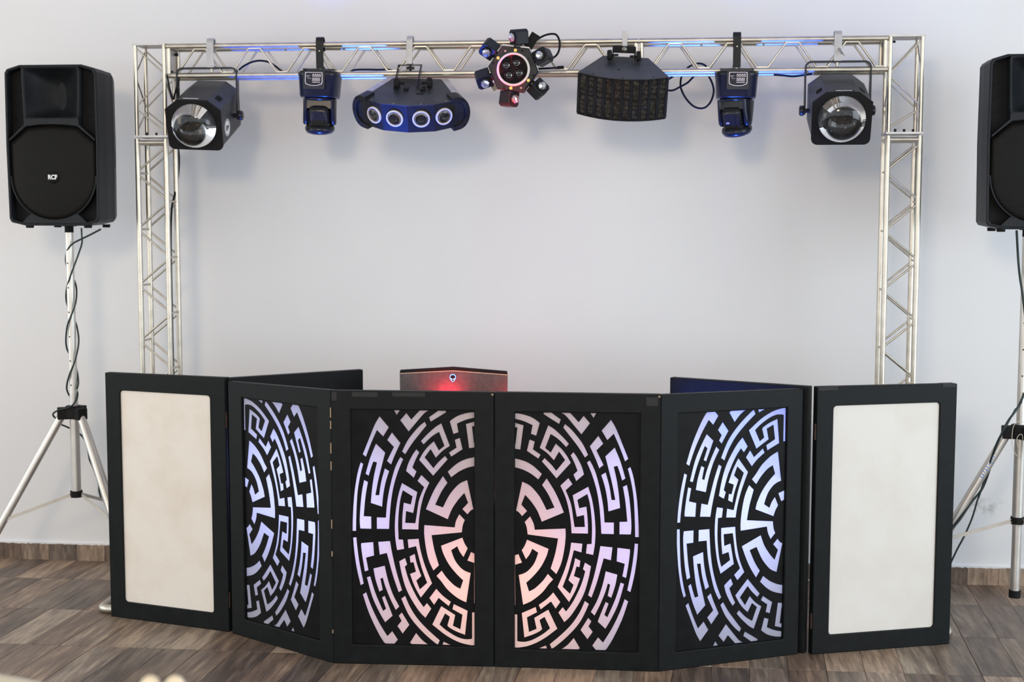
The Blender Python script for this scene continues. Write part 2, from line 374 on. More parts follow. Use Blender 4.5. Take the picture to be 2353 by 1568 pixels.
def text(name, body, size, m, parent, loc, rot, extrude=0.0006, sx=1.0, shear=0.0, bold=0.0):
    cu = bpy.data.curves.new(name, 'FONT'); cu.body = body; cu.size = size; cu.extrude = extrude; cu.align_x = 'CENTER'; cu.align_y = 'CENTER'
    cu.shear = shear; cu.offset = bold; cu.resolution_u = 3
    t = bpy.data.objects.new(name, cu); COL.objects.link(t)
    dg = bpy.context.evaluated_depsgraph_get(); dg.update()
    me = bpy.data.meshes.new_from_object(t.evaluated_get(dg)); bpy.data.objects.remove(t)
    me.materials.clear(); me.materials.append(m)
    o = bpy.data.objects.new(name, me); COL.objects.link(o); o.parent = parent; o.location = loc; o.rotation_euler = rot; o.scale = (sx, 1, 1)
    return o

# ------------------------------------------------------------------ room
YW = 6.2745
o = MB().box((0, YW + 0.06, 1.8), (13, 0.12, 3.6)).build('wall_back', M['wall']); o['kind'] = 'structure'
o = MB().box((0, 0.6, 3.62), (13, 11.6, 0.1)).build('ceiling', mat('white_ceiling_paint', (0.74, 0.74, 0.75), (0.78, 0.78, 0.79), 0.8, scale=3)); o['kind'] = 'structure'
floor = MB().box((0, 0.5, -0.056), (13, 11.55, 0.1)).build('floor', M['grout']); floor['kind'] = 'structure'
SK, PW, ROWL, Y0 = 0.065, 0.1372, 0.4672, 5.0055
def plank_mesh(L, w0, w1):
    """one printed plank: skewed slab with eased edges; w0,w1 gaps left and right"""
    h = 0.006; g = 0.0012; mb = MB()
    def loop(ins, z): return [(w0 + ins + SK * (g + ins), g + ins, z), (PW - w1 - ins + SK * (g + ins), g + ins, z), (PW - w1 - ins + SK * (L - g - ins), L - g - ins, z), (w0 + ins + SK * (L - g - ins), L - g - ins, z)]
    mb.loft([loop(0, -h), loop(0, -0.0008), loop(0.0012, 0)], True, True)
    me = mb.mesh('plank'); me.materials.append(M['plank']); return me
pm = {}
XJ = -2.1006                         # a tile joint on the row line y = Y0
ny = 0
for row in range(-1, 3):
    yb = Y0 + row * ROWL; L = min(ROWL, YW - 0.002 - yb)
    for k in range(-8, 34):
        x = XJ + k * PW + SK * (yb - Y0)
        if x < -3.25 or x > 1.95: continue
        edge = (0.0011 if k % 4 == 0 else 0.0006, 0.0011 if k % 4 == 3 else 0.0006)
        key = (round(L, 3), edge)
        if key not in pm: pm[key] = plank_mesh(L, *edge)
        inst('plank', pm[key], floor, Matrix.Translation((x, yb, 0)))
# the rest of the floor, outside the picture, in one piece
mb = MB()
for row in list(range(-9, -1)):
    yb = Y0 + row * ROWL
    for k in range(-16, 26): mb.box((XJ + k * PW + PW / 2, yb + ROWL / 2, -0.003), (PW - 0.002, ROWL - 0.002, 0.006))
o = mb.build('outer_planks', M['plank'], floor); o['kind'] = 'stuff'
# skirting of cut tiles
BH = 0.0793
base = MB().box((0, YW - 0.003, BH / 2 - 0.004), (13, 0.006, BH - 0.01)).build('baseboard_back', M['grout']); base['kind'] = 'structure'
sk = MB().box((PW / 2, 0.0, BH / 2), (PW - 0.0018, 0.010, BH - 0.001)).mesh('skirting_tile'); sk.materials.append(M['skirting'])
for k in range(-8, 32):
    x = XJ + k * PW + SK * (YW - Y0)
    if x < -3.4 or (x > -2.0 and x < 0.9) or x > 2.2: continue
    inst('skirting_tile', sk, base, Matrix.Translation((x, YW - 0.008, 0.0)))
# ragged paint line over the skirting
mb = MB(); xs = [-3.2 + i * 0.012 for i in range(460)]
for i in range(len(xs) - 1):
    hgt = 0.003 + 0.004 * random.random()
    mb.box(((xs[i] + xs[i + 1]) / 2, YW - 0.007, BH + 0.001 - hgt / 2 + 0.003), (0.0122, 0.013, hgt))
o = mb.build('plaster_edge', M['wall'], base); o['kind'] = 'stuff'

# ------------------------------------------------------------------ booth panels
TA, TB, TC, TD = (800, 920), (940, 920), (800, 1210), (940, 1210)
POLY = [
 (TA, [(380,198),(490,328),(422,437),(347,361),(275,520),(213,680),(175,650),(245,480),(320,300)]),
 (TA, [(150,745),(180,765),(140,920),(110,1100),(95,1330),(88,1568),(45,1568),(50,1400),(70,1130),(100,930),(125,820)]),
 (TA, [(335,522),(445,630),(400,800),(360,960),(325,1138),(370,1138),(395,980),(440,818),(492,850),(450,980),(420,1130),(405,1277),(268,1232),(285,1060),(310,900),(345,748),(302,736),(275,810),(245,906),(208,882),(265,690)]),
 (TA, [(190,957),(236,980),(205,1160),(182,1390),(273,1395),(273,1543),(140,1540),(133,1440),(145,1250),(165,1080)]),
 (TA, [(528,390),(628,515),(560,660),(515,772),(466,730),(550,562),(470,480)]),
 (TA, [(628,682),(661,708),(600,850),(545,1030),(515,1200),(498,1370),(487,1545),(340,1543),(340,1405),(450,1408),(465,1230),(500,1040),(550,850),(590,750)]),
 (TA, [(555,121),(622,121),(585,182)]),
 (TB, [(-30,160),(28,237),(125,133),(160,126),(237,131),(180,165),(90,268),(-4,378),(-104,245)]),
 (TB, [(190,263),(210,305),(120,415),(30,530),(-47,650),(-83,617),(-20,490),(60,385),(130,310)]),
 (TB, [(350,129),(440,130),(443,150),(380,190),(260,262),(240,210)]),
 (TB, [(387,282),(488,550),(400,610),(320,692),(258,588),(187,685),(292,816),(350,745),(430,670),(462,710),(390,790),(288,906),(120,717),(170,630),(230,555),(298,495),(357,603),(423,550),(359,384),(270,440),(174,532),(143,494),(210,420),(310,330)]),
 (TB, [(88,590),(122,627),(75,720),(40,808),(88,855),(55,930),(-36,850),(-10,760),(40,660)]),
 (TB, [(530,408),(592,387),(573,285),(680,240),(782,215),(780,165),(772,150),(690,160),(590,190),(520,232),(488,258)]),
 (TB, [(547,478),(608,455),(640,590),(504,678),(478,630),(568,570)]),
 (TB, [(680,290),(783,263),(783,315),(753,318),(775,515),(783,515),(783,570),(718,577)]),
 (TB, [(462,858),(560,770),(660,715),(783,683),(783,790),(700,810),(600,855),(503,925)]),
 (TB, [(405,910),(459,990),(385,1100),(312,1252),(405,1285),(480,1140),(560,1040),(620,990),(695,958),(768,1305),(735,1325),(697,1368),(637,1305),(705,1230),(661,1113),(590,1190),(520,1290),(480,1380),(462,1427),(200,1308),(260,1160),(320,1040)]),
 (TB, [(600,1367),(666,1437),(642,1500),(630,1585),(268,1620),(300,1795),(355,1983),(288,2046),(230,1915),(195,1755),(178,1600),(180,1497),(545,1525),(560,1450)]),
 (TA, [(583,1800),(562,1660),(557,1500),(570,1320),(600,1140),(645,993),(828,1100),(778,1353),(693,1330),(682,1470),(804,1475),(818,1390),(842,1230),(870,1140),(911,1043),(831,968),(879,897),(974,990),(911,1130),(871,1280),(849,1420),(839,1552),(645,1548),(648,1400),(665,1228),(750,1250),(772,1153),(655,1080),(625,1190),(605,1340),(597,1500),(602,1670),(655,1673),(668,1785)]),
 (TC, [(52,132),(92,130),(105,270),(130,450),(177,690),(140,710),(95,510),(65,300)]),
 (TC, [(150,200),(295,187),(305,350),(208,376),(236,527),(192,543),(165,380),(148,240)]),
 (TC, [(355,185),(498,175),(525,330),(575,550),(641,770),(600,795),(540,620),(490,440),(458,320),(373,340)]),
 (TC, [(295,507),(433,473),(470,640),(530,820),(607,968),(563,1010),(500,880),(440,730),(407,618),(380,632),(408,766),(366,788),(320,640)]),
 (TC, [(215,615),(256,600),(310,780),(370,930),(412,1022),(445,995),(397,858),(431,838),(480,960),(525,1080),(434,1162),(360,1030),(280,850)]),
 (TC, [(165,822),(207,795),(270,970),(360,1160),(460,1328),(520,1268),(588,1372),(545,1433),(437,1433),(350,1290),(240,1050)]),
 (TC, [(637,1040),(728,1190),(646,1298),(583,1206),(633,1143),(600,1080)]),
 (TD, [(78,1290),(150,1375),(232,1440),(25,1440),(3,1410)]),
 (TD, [(-101,872),(-53,838),(9,980),(100,1120),(220,1250),(363,1380),(340,1440),(200,1320),(80,1195),(-5,1080),(-60,970)]),
 (TD, [(-124,420),(-53,380),(-28,458),(-56,485),(-11,640),(55,790),(110,890),(170,975),(210,925),(262,993),(190,1105),(110,1020),(10,860),(-50,730),(-95,570)]),
 (TD, [(-21,155),(112,147),(135,290),(190,480),(272,685),(135,860),(60,720),(5,572),(78,545),(48,430),(12,437),(3,360),(64,330),(90,450),(143,598),(82,653),(124,760),(212,680),(150,510),(105,340),(80,237),(-10,260)]),
 (TD, [(637,132),(665,205),(700,262),(650,367),(605,305),(575,238),(503,285),(550,410),(620,500),(680,540),(736,560),(683,917),(580,865),(460,765),(380,660),(325,597),(388,532),(450,620),(540,710),(612,752),(646,650),(560,565),(470,450),(405,320),(380,232)]),
 (TD, [(740,308),(783,325),(783,440),(697,410)]),
 (TD, [(323,752),(400,835),(497,910),(472,963),(350,863),(295,947),(239,865)]),
 (TD, [(382,962),(550,1070),(522,1200),(612,1243),(637,1068),(517,1000),(533,937),(699,1018),(668,1313),(560,1270),(480,1225),(455,1200),(486,1093),(427,1052),(361,1186),(440,1255),(560,1330),(650,1362),(720,1365),(753,1358),(753,1038),(783,1038),(783,1438),(740,1440),(600,1405),(440,1320),(273,1188)]),
 (TD, [(410,1397),(493,1446),(397,1444)]),
 (TD, [(779,445),(783,445),(783,930),(777,925)]),
]
# window of the panel the pattern was measured on; pattern in unit coordinates, v upwards
_w0 = [(806.3, 941.4), (1090.2, 944.5), (1090.8, 1487.5), (807.7, 1481.8)]
def unit(px, py):
    # inverse bilinear by fixed point
    s, t = 0.5, 0.5
    a, b, c, d = [Vector(p) for p in _w0]
    for _ in range(6):
        q = a * (1 - s) * (1 - t) + b * s * (1 - t) + c * s * t + d * (1 - s) * t
        s += (px - q.x) / 284.0; t += (py - q.y) / 541.0
    return min(max(s, 0.004), 0.996), 1 - min(max(t, 0.003), 0.997)
def smooth_poly(pl, k=4):
    n = len(pl); P = [Vector(p) for p in pl]
    def turn(i):
        a = (P[i] - P[i - 1]).normalized(); b = (P[(i + 1) % n] - P[i]).normalized()
        return abs(a.angle(b, 0.0))
    corner = [turn(i) > radians(30) for i in range(n)]
    out = []
    for i in range(n):
        p1, p2 = P[i], P[(i + 1) % n]
        if corner[i] and corner[(i + 1) % n]: out.append(p1); continue
        p0 = 2 * p1 - p2 if corner[i] else P[i - 1]
        p3 = 2 * p2 - p1 if corner[(i + 1) % n] else P[(i + 2) % n]
        if corner[i]: p0 = p1 + (p1 - p2) * 0.6 + (p3 - p2) * 0.2
        for j in range(k):
            t = j / k
            out.append(0.5 * (2 * p1 + (p2 - p0) * t + (2 * p0 - 5 * p1 + 4 * p2 - p3) * t * t + (3 * p1 - p0 - 3 * p2 + p3) * t ** 3))
    return [(p.x, p.y) for p in out]
POLY = [(o_, smooth_poly(p_)) for o_, p_ in POLY]
UNIT = [[unit(org[0] + x / 5.225, org[1] + y / 5.225) for x, y in pl] for org, pl in POLY]

PT = 0.034
def frame_local(a, b):
    """local frame: x along the panel from joint a to joint b, y away from the viewer"""
    a = Vector((a[0], a[1], 0)); b = Vector((b[0], b[1], 0)); ex = (b - a).normalized(); L = (b - a).length
    ey = Vector((-ex.y, ex.x, 0))
    return Matrix(((ex.x, ey.x, 0, a.x), (ex.y, ey.y, 0, a.y), (0, 0, 1, 0), (0, 0, 0, 1))), L, ey
def win_rect(mw, ey, px):
    inv = mw.inverted(); p0 = mw.translation
    q = [inv @ on_plane(u, v, p0, ey) for u, v in px]      # TL TR BR BL
    return [(p.x, p.z) for p in q]
def avg_rect(q):
    return ((q[0][0] + q[3][0]) / 2, (q[2][1] + q[3][1]) / 2, (q[1][0] + q[2][0]) / 2, (q[0][1] + q[1][1]) / 2)
def panel(parent, a, b, tops, win, name, g0=0.0, g1=0.0, round_r=0.0, label=None):
    mw, L, ey = frame_local(a, b)
    h0, h1 = tops
    x0, z0, x1, z1 = win
    outer = [(g0, 0.0), (L - g1, 0.0), (L - g1, h1), (g0, h0)]
    hole = rrect(x0, z0, x1, z1, round_r) if round_r else [(x0, z0), (x1, z0), (x1, z1), (x0, z1)]
    o = MB().plate(outer, [hole], 0, PT).build(name, M['leatherette'], parent, bevel=0.0035, seg=3)
    o.matrix_local = mw
    if label: o['label'] = label
    return o, mw, L, ey
def pattern_parts(p, win, flip_u, flip_v):
    x0, z0, x1, z1 = win
    pad = 0.006
    holes = []
    for pl in UNIT:
        h = []
        for s, t in pl:
            if flip_u: s = 1 - s
            if flip_v: t = 1 - t
            h.append((x0 + s * (x1 - x0), z0 + t * (z1 - z0)))
        holes.append(h)
    outer = [(x0 - pad, z0 - pad), (x1 + pad, z0 - pad), (x1 + pad, z1 + pad), (x0 - pad, z1 + pad)]
    MB().plate(outer, holes, 0.0105, 0.0125).build('pattern_sheet', M['vinyl'], p)
    MB().plate(outer, [], 0.0127, 0.0140).build('light_diffuser', M['diffuser'], p)
def J(n): return JP[n]
JP = dict(wl0=(-2.19082, 5.39236), wl1=(-1.64453, 5.23234), pl0=(-1.62887, 5.21825), pl1=(-1.14871, 4.89941), f1=(-0.55738, 4.92013), f2=(0.03701, 4.92673),
          pr1=(0.56169, 5.18589), bl0=(-1.6360, 5.2480), bl1=(-1.16798, 5.56283), br1=(0.07413, 5.43024), br0=(0.5830, 5.1935), wr0=(0.61146, 5.18285), wr1=(1.15302, 5.37043))
def top(n, v): return zat(JP[n][0], JP[n][1], v)

facade = thing('folding_screen', 'four-panel black folding screen with backlit white maze pattern', 'screen', (0, 0, 0))
def pat(nm, a, b, vt, wpx, fu, fv, g0=0.001, g1=0.001):
    mw, L, ey = frame_local(J(a), J(b)); w = avg_rect(win_rect(mw, ey, wpx))
    p, mw, L, ey = panel(facade, J(a), J(b), (top(a, vt[0]), top(b, vt[1])), w, nm, g0, g1)
    pattern_parts(p, w, fu, fv)
    return p, L
pA, LA = pat('panel', 'pl0', 'pl1', (877, 897.3), [(555.8, 916.8), (730.7, 935), (732, 1471.5), (560.2, 1424.7)], True, True)
pB, LB = pat('panel', 'pl1', 'f1', (897.7, 902), [(806.3, 941.4), (1090.2, 944.5), (1090.8, 1487.5), (807.7, 1481.8)], False, False)
pC, LC = pat('panel', 'f1', 'f2', (901.8, 907.2), [(1184, 947), (1473.6, 950.7), (1465.8, 1501), (1179.4, 1492.6)], True, False)
pD, LD = pat('panel', 'f2', 'pr1', (908, 894), [(1561, 950), (1812.3, 937.8), (1798.5, 1472.8), (1552, 1496.7)], False, True)
pA['label'] = 'left wing panel lit bluish white'; pB['label'] = 'front left panel lit pink to lavender'
pC['label'] = 'front right panel lit pink to lavender'; pD['label'] = 'right wing panel lit lavender white'
def tape(p, x0, x1, zt, h=0.020):
    MB().box(((x0 + x1) / 2, PT / 2 - 0.0004, zt - h / 2 + 0.0008), (x1 - x0, PT + 0.0016, h + 0.001)).build('tape_patch', M['tape'], p)
tape(pB, 0.0035, 0.022, 1.004, 0.03); tape(pB, 0.078, 0.171, 1.0045, 0.016); tape(pB, 0.224, 0.343, 1.005, 0.014)
tape(pC, LC - 0.052, LC - 0.010, 0.998, 0.030)
for p, L in ((pB, LB), (pC, LC)):
    MB().box((L - 0.006, 0.001, 1.0015), (0.008, 0.006, 0.006)).build('worn_corner', M['wood_edge'], p)
for z0_, z1_ in ((0.0, 0.60), (0.80, 1.0)):
    MB().box((LB, PT + 0.004, (z0_ + z1_) / 2), (0.03, 0.004, z1_ - z0_)).build('gap_light_stop', M['tape'], pB)  # black backing added to stop booth lamps leaking light through the panel gap
# hinge edge showing raw wood between wing and front panel
mb = MB()
for z in (0.93, 0.885, 0.80, 0.735, 0.52, 0.41, 0.12):
    mb.box((LA - 0.0018, 0.0006, z), (0.0022, 0.004, 0.012 + 0.03 * random.random()))
mb.build('worn_edge', M['wood_edge'], pA)['kind'] = 'stuff'

def white_screen(label, a, b, vt, wpx, c, d, vt2, insert):
    t = thing('folding_screen', label, 'screen')
    mw, L, ey = frame_local(J(a), J(b)); w = avg_rect(win_rect(mw, ey, wpx))
    p, mw, L, ey = panel(t, J(a), J(b), (top(a, vt[0]), top(b, vt[1])), w, 'panel', 0, 0, 0.014)
    MB().plate([(w[0] - 0.006, w[1] - 0.006), (w[2] + 0.006, w[1] - 0.006), (w[2] + 0.006, w[3] + 0.006), (w[0] - 0.006, w[3] + 0.006)], [], 0.008, 0.013).build('white_sheet', insert, p)
    mw2, L2, ey2 = frame_local(J(c), J(d))
    w2 = (0.075, 0.075, L2 - 0.075, 0.925)
    q, _, _, _ = panel(t, J(c), J(d), (top(c, vt2[0]), top(d, vt2[1])), w2, 'panel', 0, 0, 0.014)
    MB().plate([(w2[0] - 0.006, w2[1] - 0.006), (w2[2] + 0.006, w2[1] - 0.006), (w2[2] + 0.006, w2[3] + 0.006), (w2[0] - 0.006, w2[3] + 0.006)], [], 0.008, 0.013).build('white_sheet', insert, q)
    return t, p, L
tl, pl_, Lp = white_screen('black folding screen with a stained white sheet, left end of the booth', 'wl0', 'wl1', (856.5, 868.5), [(273.5, 897.5), (481, 910), (491, 1408), (287, 1385)],
    'bl0', 'bl1', (869.5, 849.8), M['insert_worn'])
tr, pr_, Lr = white_screen('black folding screen with a clean white sheet, right end of the booth', 'wr0', 'wr1', (889.6, 882), [(1917.5, 933), (2162, 925.5), (2144.5, 1441), (1903, 1461.5)],
    'br1', 'br0', (867.6, 888.7), M['insert_clean'])
for p, xx in ((pl_, Lp + 0.003), (pr_, -0.004)):
    for z in (0.845, 0.13):
        MB().cyl((xx, 0.004, z - 0.03), (xx, 0.004, z + 0.03), 0.0035, n=8).build('hinge', M['rust'], p)
tape(pr_, 0.004, 0.082, 1.0105, 0.012); tape(pr_, Lr - 0.062, Lr - 0.006, 1.0085, 0.012)

# lamps behind the booth that light the translucent sheets and the rig
for (x, y, z, tx, ty, tz, pw, c, ang) in (
    (-0.74, 5.27, 0.40, -0.70, 4.9, 0.44, 44.0, WRM, 124),
    (-0.38, 5.27, 0.40, -0.42, 4.9, 0.44, 40.0, WRM, 124),
    (-0.685, 5.10, 0.34, -0.66, 4.9, 0.34, 4.2, (1.0, 0.50, 0.34), 130),
    (-0.43, 5.10, 0.34, -0.46, 4.9, 0.34, 6.5, (1.0, 0.55, 0.38), 130),
    (-1.14, 5.22, 0.60, -1.0, 4.6, 0.5, 6.0, LAV, 140),
    (0.00, 5.22, 0.60, -0.08, 4.6, 0.5, 6.0, LAV, 140),
    (-0.56, 5.25, 0.10, -0.56, 4.9, 0.10, 6.0, (1.0, 0.95, 0.80), 150),
    (-1.22, 5.32, 0.62, -1.50, 4.85, 0.5, 9.0, LAV, 155),
    (0.12, 5.34, 0.62, 0.40, 4.75, 0.5, 15.0, LAV, 155)):
    spot('booth_lamp', (x, y, z), (tx, ty, tz), pw, c, ang, 0.8, 0.04)
bx0, bx1 = at(705, 130, 5.75).x, at(1700, 130, 5.75).x
spot('blue_up_light', (bx0 + 0.05, 5.50, 0.80), (bx0, 5.76, 2.25), 320, BLU, 27, 0.25, 0.03)
spot('blue_up_light', (bx1 - 0.05, 5.50, 0.80), (bx1, 5.76, 2.25), 300, BLU, 27, 0.25, 0.03)
spot('blue_up_light', (-1.45, 5.28, 0.82), (-0.92, 5.48, 2.05), 260, BLU, 20, 0.5, 0.03)
spot('blue_side_light', (-0.85, 5.15, 0.7), (-1.45, 5.40, 0.98), 22, BLU, 90, 0.5, 0.03)
spot('blue_side_light', (0.0, 5.15, 0.7), (0.4, 5.32, 0.98), 22, BLU, 90, 0.5, 0.03)
spot('red_light', (-0.80, 5.25, 0.93), (-0.80, 5.36, 0.99), 2.2, RED, 110, 0.7, 0.015)
spot('red_light', (-0.52, 5.26, 0.92), (-0.57, 5.36, 0.98), 1.3, RED, 100, 0.6, 0.015)
hxc = at(1172, 208, 5.56)
spot('red_up_light', (-0.46, 5.12, 0.85), hxc, 520.0, RED, 5.5, 0.2, 0.01)

# ------------------------------------------------------------------ lighting truss
XL, YL, XR, YR, TW, TDp = -2.1699, 5.75693, 0.93374, 5.74306, 0.12441, 0.1155
ang = atan2(YR - YL, XR - XL)
truss = thing('lighting_truss', 'silver goal-post lighting truss against the white wall', 'truss', (XL, YL, 0), (0, 0, ang))
iT = Matrix.Translation((XL, YL, 0)) @ Matrix.Rotation(ang, 4, 'Z'); iTi = iT.inverted()
SPAN = sqrt((XR - XL) ** 2 + (YR - YL) ** 2)
ZT, ZF, ZB1, ZB0 = 2.356, 1.9631, 2.3428, 2.2210
A = M['alu']
def ring_frame(mb, x0, x1, z, r):
    for p, q in (((x0, 0), (x1, 0)), ((x1, 0), (x1, TDp)), ((x1, TDp), (x0, TDp)), ((x0, TDp), (x0, 0))):
        mb.cyl((p[0], p[1], z), (q[0], q[1], z), r, n=8)
def tower(x0, mirror):
    x1 = x0 + TW
    # lower section
    mb = MB(); ring_frame(mb, x0, x1, ZF - 0.020, 0.0095)
    sec = mb.build('tower_section', A, truss)
    mb = MB(); ring_frame(mb, x0, x1, 0.09, 0.0095); mb.build('end_frame', A, sec)
    for x in (x0, x1):
        for y in (0, TDp): strut('chord', (x, y, 0.06), (x, y, ZF - 0.004), 0.0112, A, sec, 14)
    pitch = 0.238; zn = zat(XL + x0, YL, 398 if not mirror else 395)
    k = 0
    z = zn
    while z > 0.15:
        for y in (0, TDp):
            strut('brace', (x0 + 0.006, y, z + 0.013), (x1 - 0.006, y, min(z + pitch / 2 - 0.013, ZF - 0.04)), 0.0045, A, sec, 8)
            strut('brace', (x0 + 0.006, y, z - 0.013), (x1 - 0.006, y, z - pitch / 2 + 0.013), 0.0045, A, sec, 8)
        strut('tie_rod', (x0, 0, z), (x0, TDp, z), 0.0045, A, sec, 8)
        strut('tie_rod', (x1, 0, z - pitch / 2), (x1, TDp, z - pitch / 2), 0.0045, A, sec, 8)
        z -= pitch
    # corner block
    blk = MB().box((x0 + TW / 2, TDp / 2, ZT - 0.004), (TW + 0.018, TDp + 0.018, 0.008)).build('corner_block', M['alu_plate'], truss)
    MB().box((x0 + TW / 2, TDp / 2, ZF + 0.006), (TW + 0.02, TDp + 0.02, 0.008)).build('flange_plate', M['alu_plate'], blk)
    for x in (x0, x1):
        for y in (0, TDp): strut('chord', (x, y, ZF + 0.008), (x, y, ZT - 0.006), 0.0084, A, blk, 12)
    zz = [ZT - 0.016, zat(XL + x0, YL, 174), zat(XL + x0, YL, 248), ZF + 0.018]
    xs = (x0, x1) if not mirror else (x1, x0)
    for y in (0, TDp):
        for i in range(3):
            a, b = xs[i % 2], xs[(i + 1) % 2]
            strut('brace', (a, y, zz[i] - (0.004 if i else 0)), (b, y, zz[i + 1] + 0.006), 0.0034, A, blk, 8)
    for x in (x0, x1):
        ys = (TDp, 0)
        for i in range(3): strut('brace', (x, ys[i % 2], zz[i] - 0.004), (x, ys[(i + 1) % 2], zz[i + 1] + 0.006), 0.0034, A, blk, 8)
    for bx in (0.25, 0.55, 0.85):
        MB().cyl((x0 + TW * bx, 0.02 + 0.04 * bx, ZF + 0.010), (x0 + TW * bx, 0.02 + 0.04 * bx, ZF + 0.024), 0.005, n=6).build('bolt', M['powder'], blk)
    # base frame on the floor
    return sec
tower(0.0, False); tower(SPAN, True)
def rounded_path(pts, r=0.05, k=5):
    out = [Vector(pts[0])]
    for i in range(1, len(pts) - 1):
        p, a, b = Vector(pts[i]), Vector(pts[i - 1]), Vector(pts[i + 1])
        d0 = (a - p).normalized() * r; d1 = (b - p).normalized() * r
        for j in range(k + 1):
            t = j / k; out.append((p + d0) * (1 - t) ** 2 + p * 2 * t * (1 - t) + (p + d1) * t * t)
    out.append(Vector(pts[-1])); return out
rz = 0.0185
def floor_pt(u, v): d = ray(u, v); return CAM + d * (-CAMZ / d.z)
fl, fr_ = floor_pt(217, 1412), floor_pt(2194, 1471)
for pts in ([(fl.x + rz, 6.02, rz), (fl.x + rz, fl.y + rz, rz), (-1.86, fl.y + rz, rz), (-1.86, 6.02, rz)], [(0.80, 6.0, rz), (0.80, fr_.y + rz, rz), (fr_.x - rz, fr_.y + rz, rz), (fr_.x - rz, 6.0, rz)]):
    loc = [iTi @ p for p in rounded_path(pts, 0.035)]
    MB().tube(loc, rz, 14).build('base_foot', A, truss)
    xm = (pts[0][0] + pts[2][0]) / 2
    loc = [iTi @ Vector((pts[0][0], 5.81, rz)), iTi @ Vector((pts[2][0], 5.81, rz))]
    MB().tube(loc, rz, 12).build('base_foot', A, truss)
    c = iTi @ Vector((xm, 5.81, 0.045))
    MB().box(((0 if xm < 0 else SPAN) + TW / 2, TDp / 2, 0.048), (0.30, TDp + 0.03, 0.02)).build('base_plate', M['alu_plate'], truss)
def beam(x0, x1, first, n):
    def end_ring(x):
        mb = MB()
        for y in (0, TDp): mb.cyl((x, y, ZB0), (x, y, ZB1), 0.0085, n=8)
        for z in (ZB0, ZB1): mb.cyl((x, 0, z), (x, TDp, z), 0.0085, n=8)
        return mb
    sec = end_ring(x0 + 0.010).build('beam_section', A, truss)
    end_ring(x1 - 0.010).build('end_frame', A, sec)
    for y in (0, TDp):
        for z in (ZB0, ZB1): strut('chord', (x0, y, z), (x1, y, z), 0.0114, A, sec, 16)
    p = 0.2335
    for i in range(n):
        s = first + i * p
        for y in (0, TDp):
            strut('brace', (s, y, ZB0 + 0.006), (s + 0.080, y, ZB1 - 0.006), 0.0046, A, sec, 8)
            if s + 0.199 < x1 - 0.015: strut('brace', (s + 0.120, y, ZB1 - 0.006), (s + 0.199, y, ZB0 + 0.006), 0.0046, A, sec, 8)
            # welded gussets where the rods meet the tubes
            MB().box((s + 0.100, y, ZB1 - 0.011), (0.046, 0.008, 0.007)).build('weld', A, sec)
            MB().box((s + 0.2165, y, ZB0 + 0.011), (0.040, 0.008, 0.007)).build('weld', A, sec)
        strut('tie_rod', (s + 0.100, 0, ZB1), (s + 0.100, TDp, ZB1), 0.0045, A, sec, 8)
        strut('tie_rod', (s + 0.216, 0, ZB0), (s + 0.216, TDp, ZB0), 0.0045, A, sec, 8)
    return sec
xa = TW + 0.011; xb = (iTi @ at(1467.5, 100, 5.75)).x; xc = SPAN - 0.0095
s1 = beam(xa, xb - 0.0015, xa + 0.045, 8); s2 = beam(xb + 0.0015, xc, xb + 0.046, 4)
for s_, x in ((s1, xa + 0.001), (s1, xb - 0.004), (s2, xb + 0.004), (s2, xc - 0.001)):
    MB().box((x, TDp / 2, (ZB0 + ZB1) / 2), (0.005, TDp + 0.004, ZB1 - ZB0 + 0.004)).build('end_plate', M['alu_plate'], s_)
for y, z in ((0.03, 0.018), (0.095, 0.018), (0.095, 0.098)):
    MB().cyl((xa + 0.003, y, ZB0 + z), (xa + 0.016, y, ZB0 + z), 0.006, n=6).build('bolt', M['powder'], s1)
MB().cyl((SPAN + 0.008, 0.02, ZB1 - 0.012), (SPAN + 0.022, 0.02, ZB1 - 0.012), 0.0045, n=6).build('bolt', M['powder'], s2)

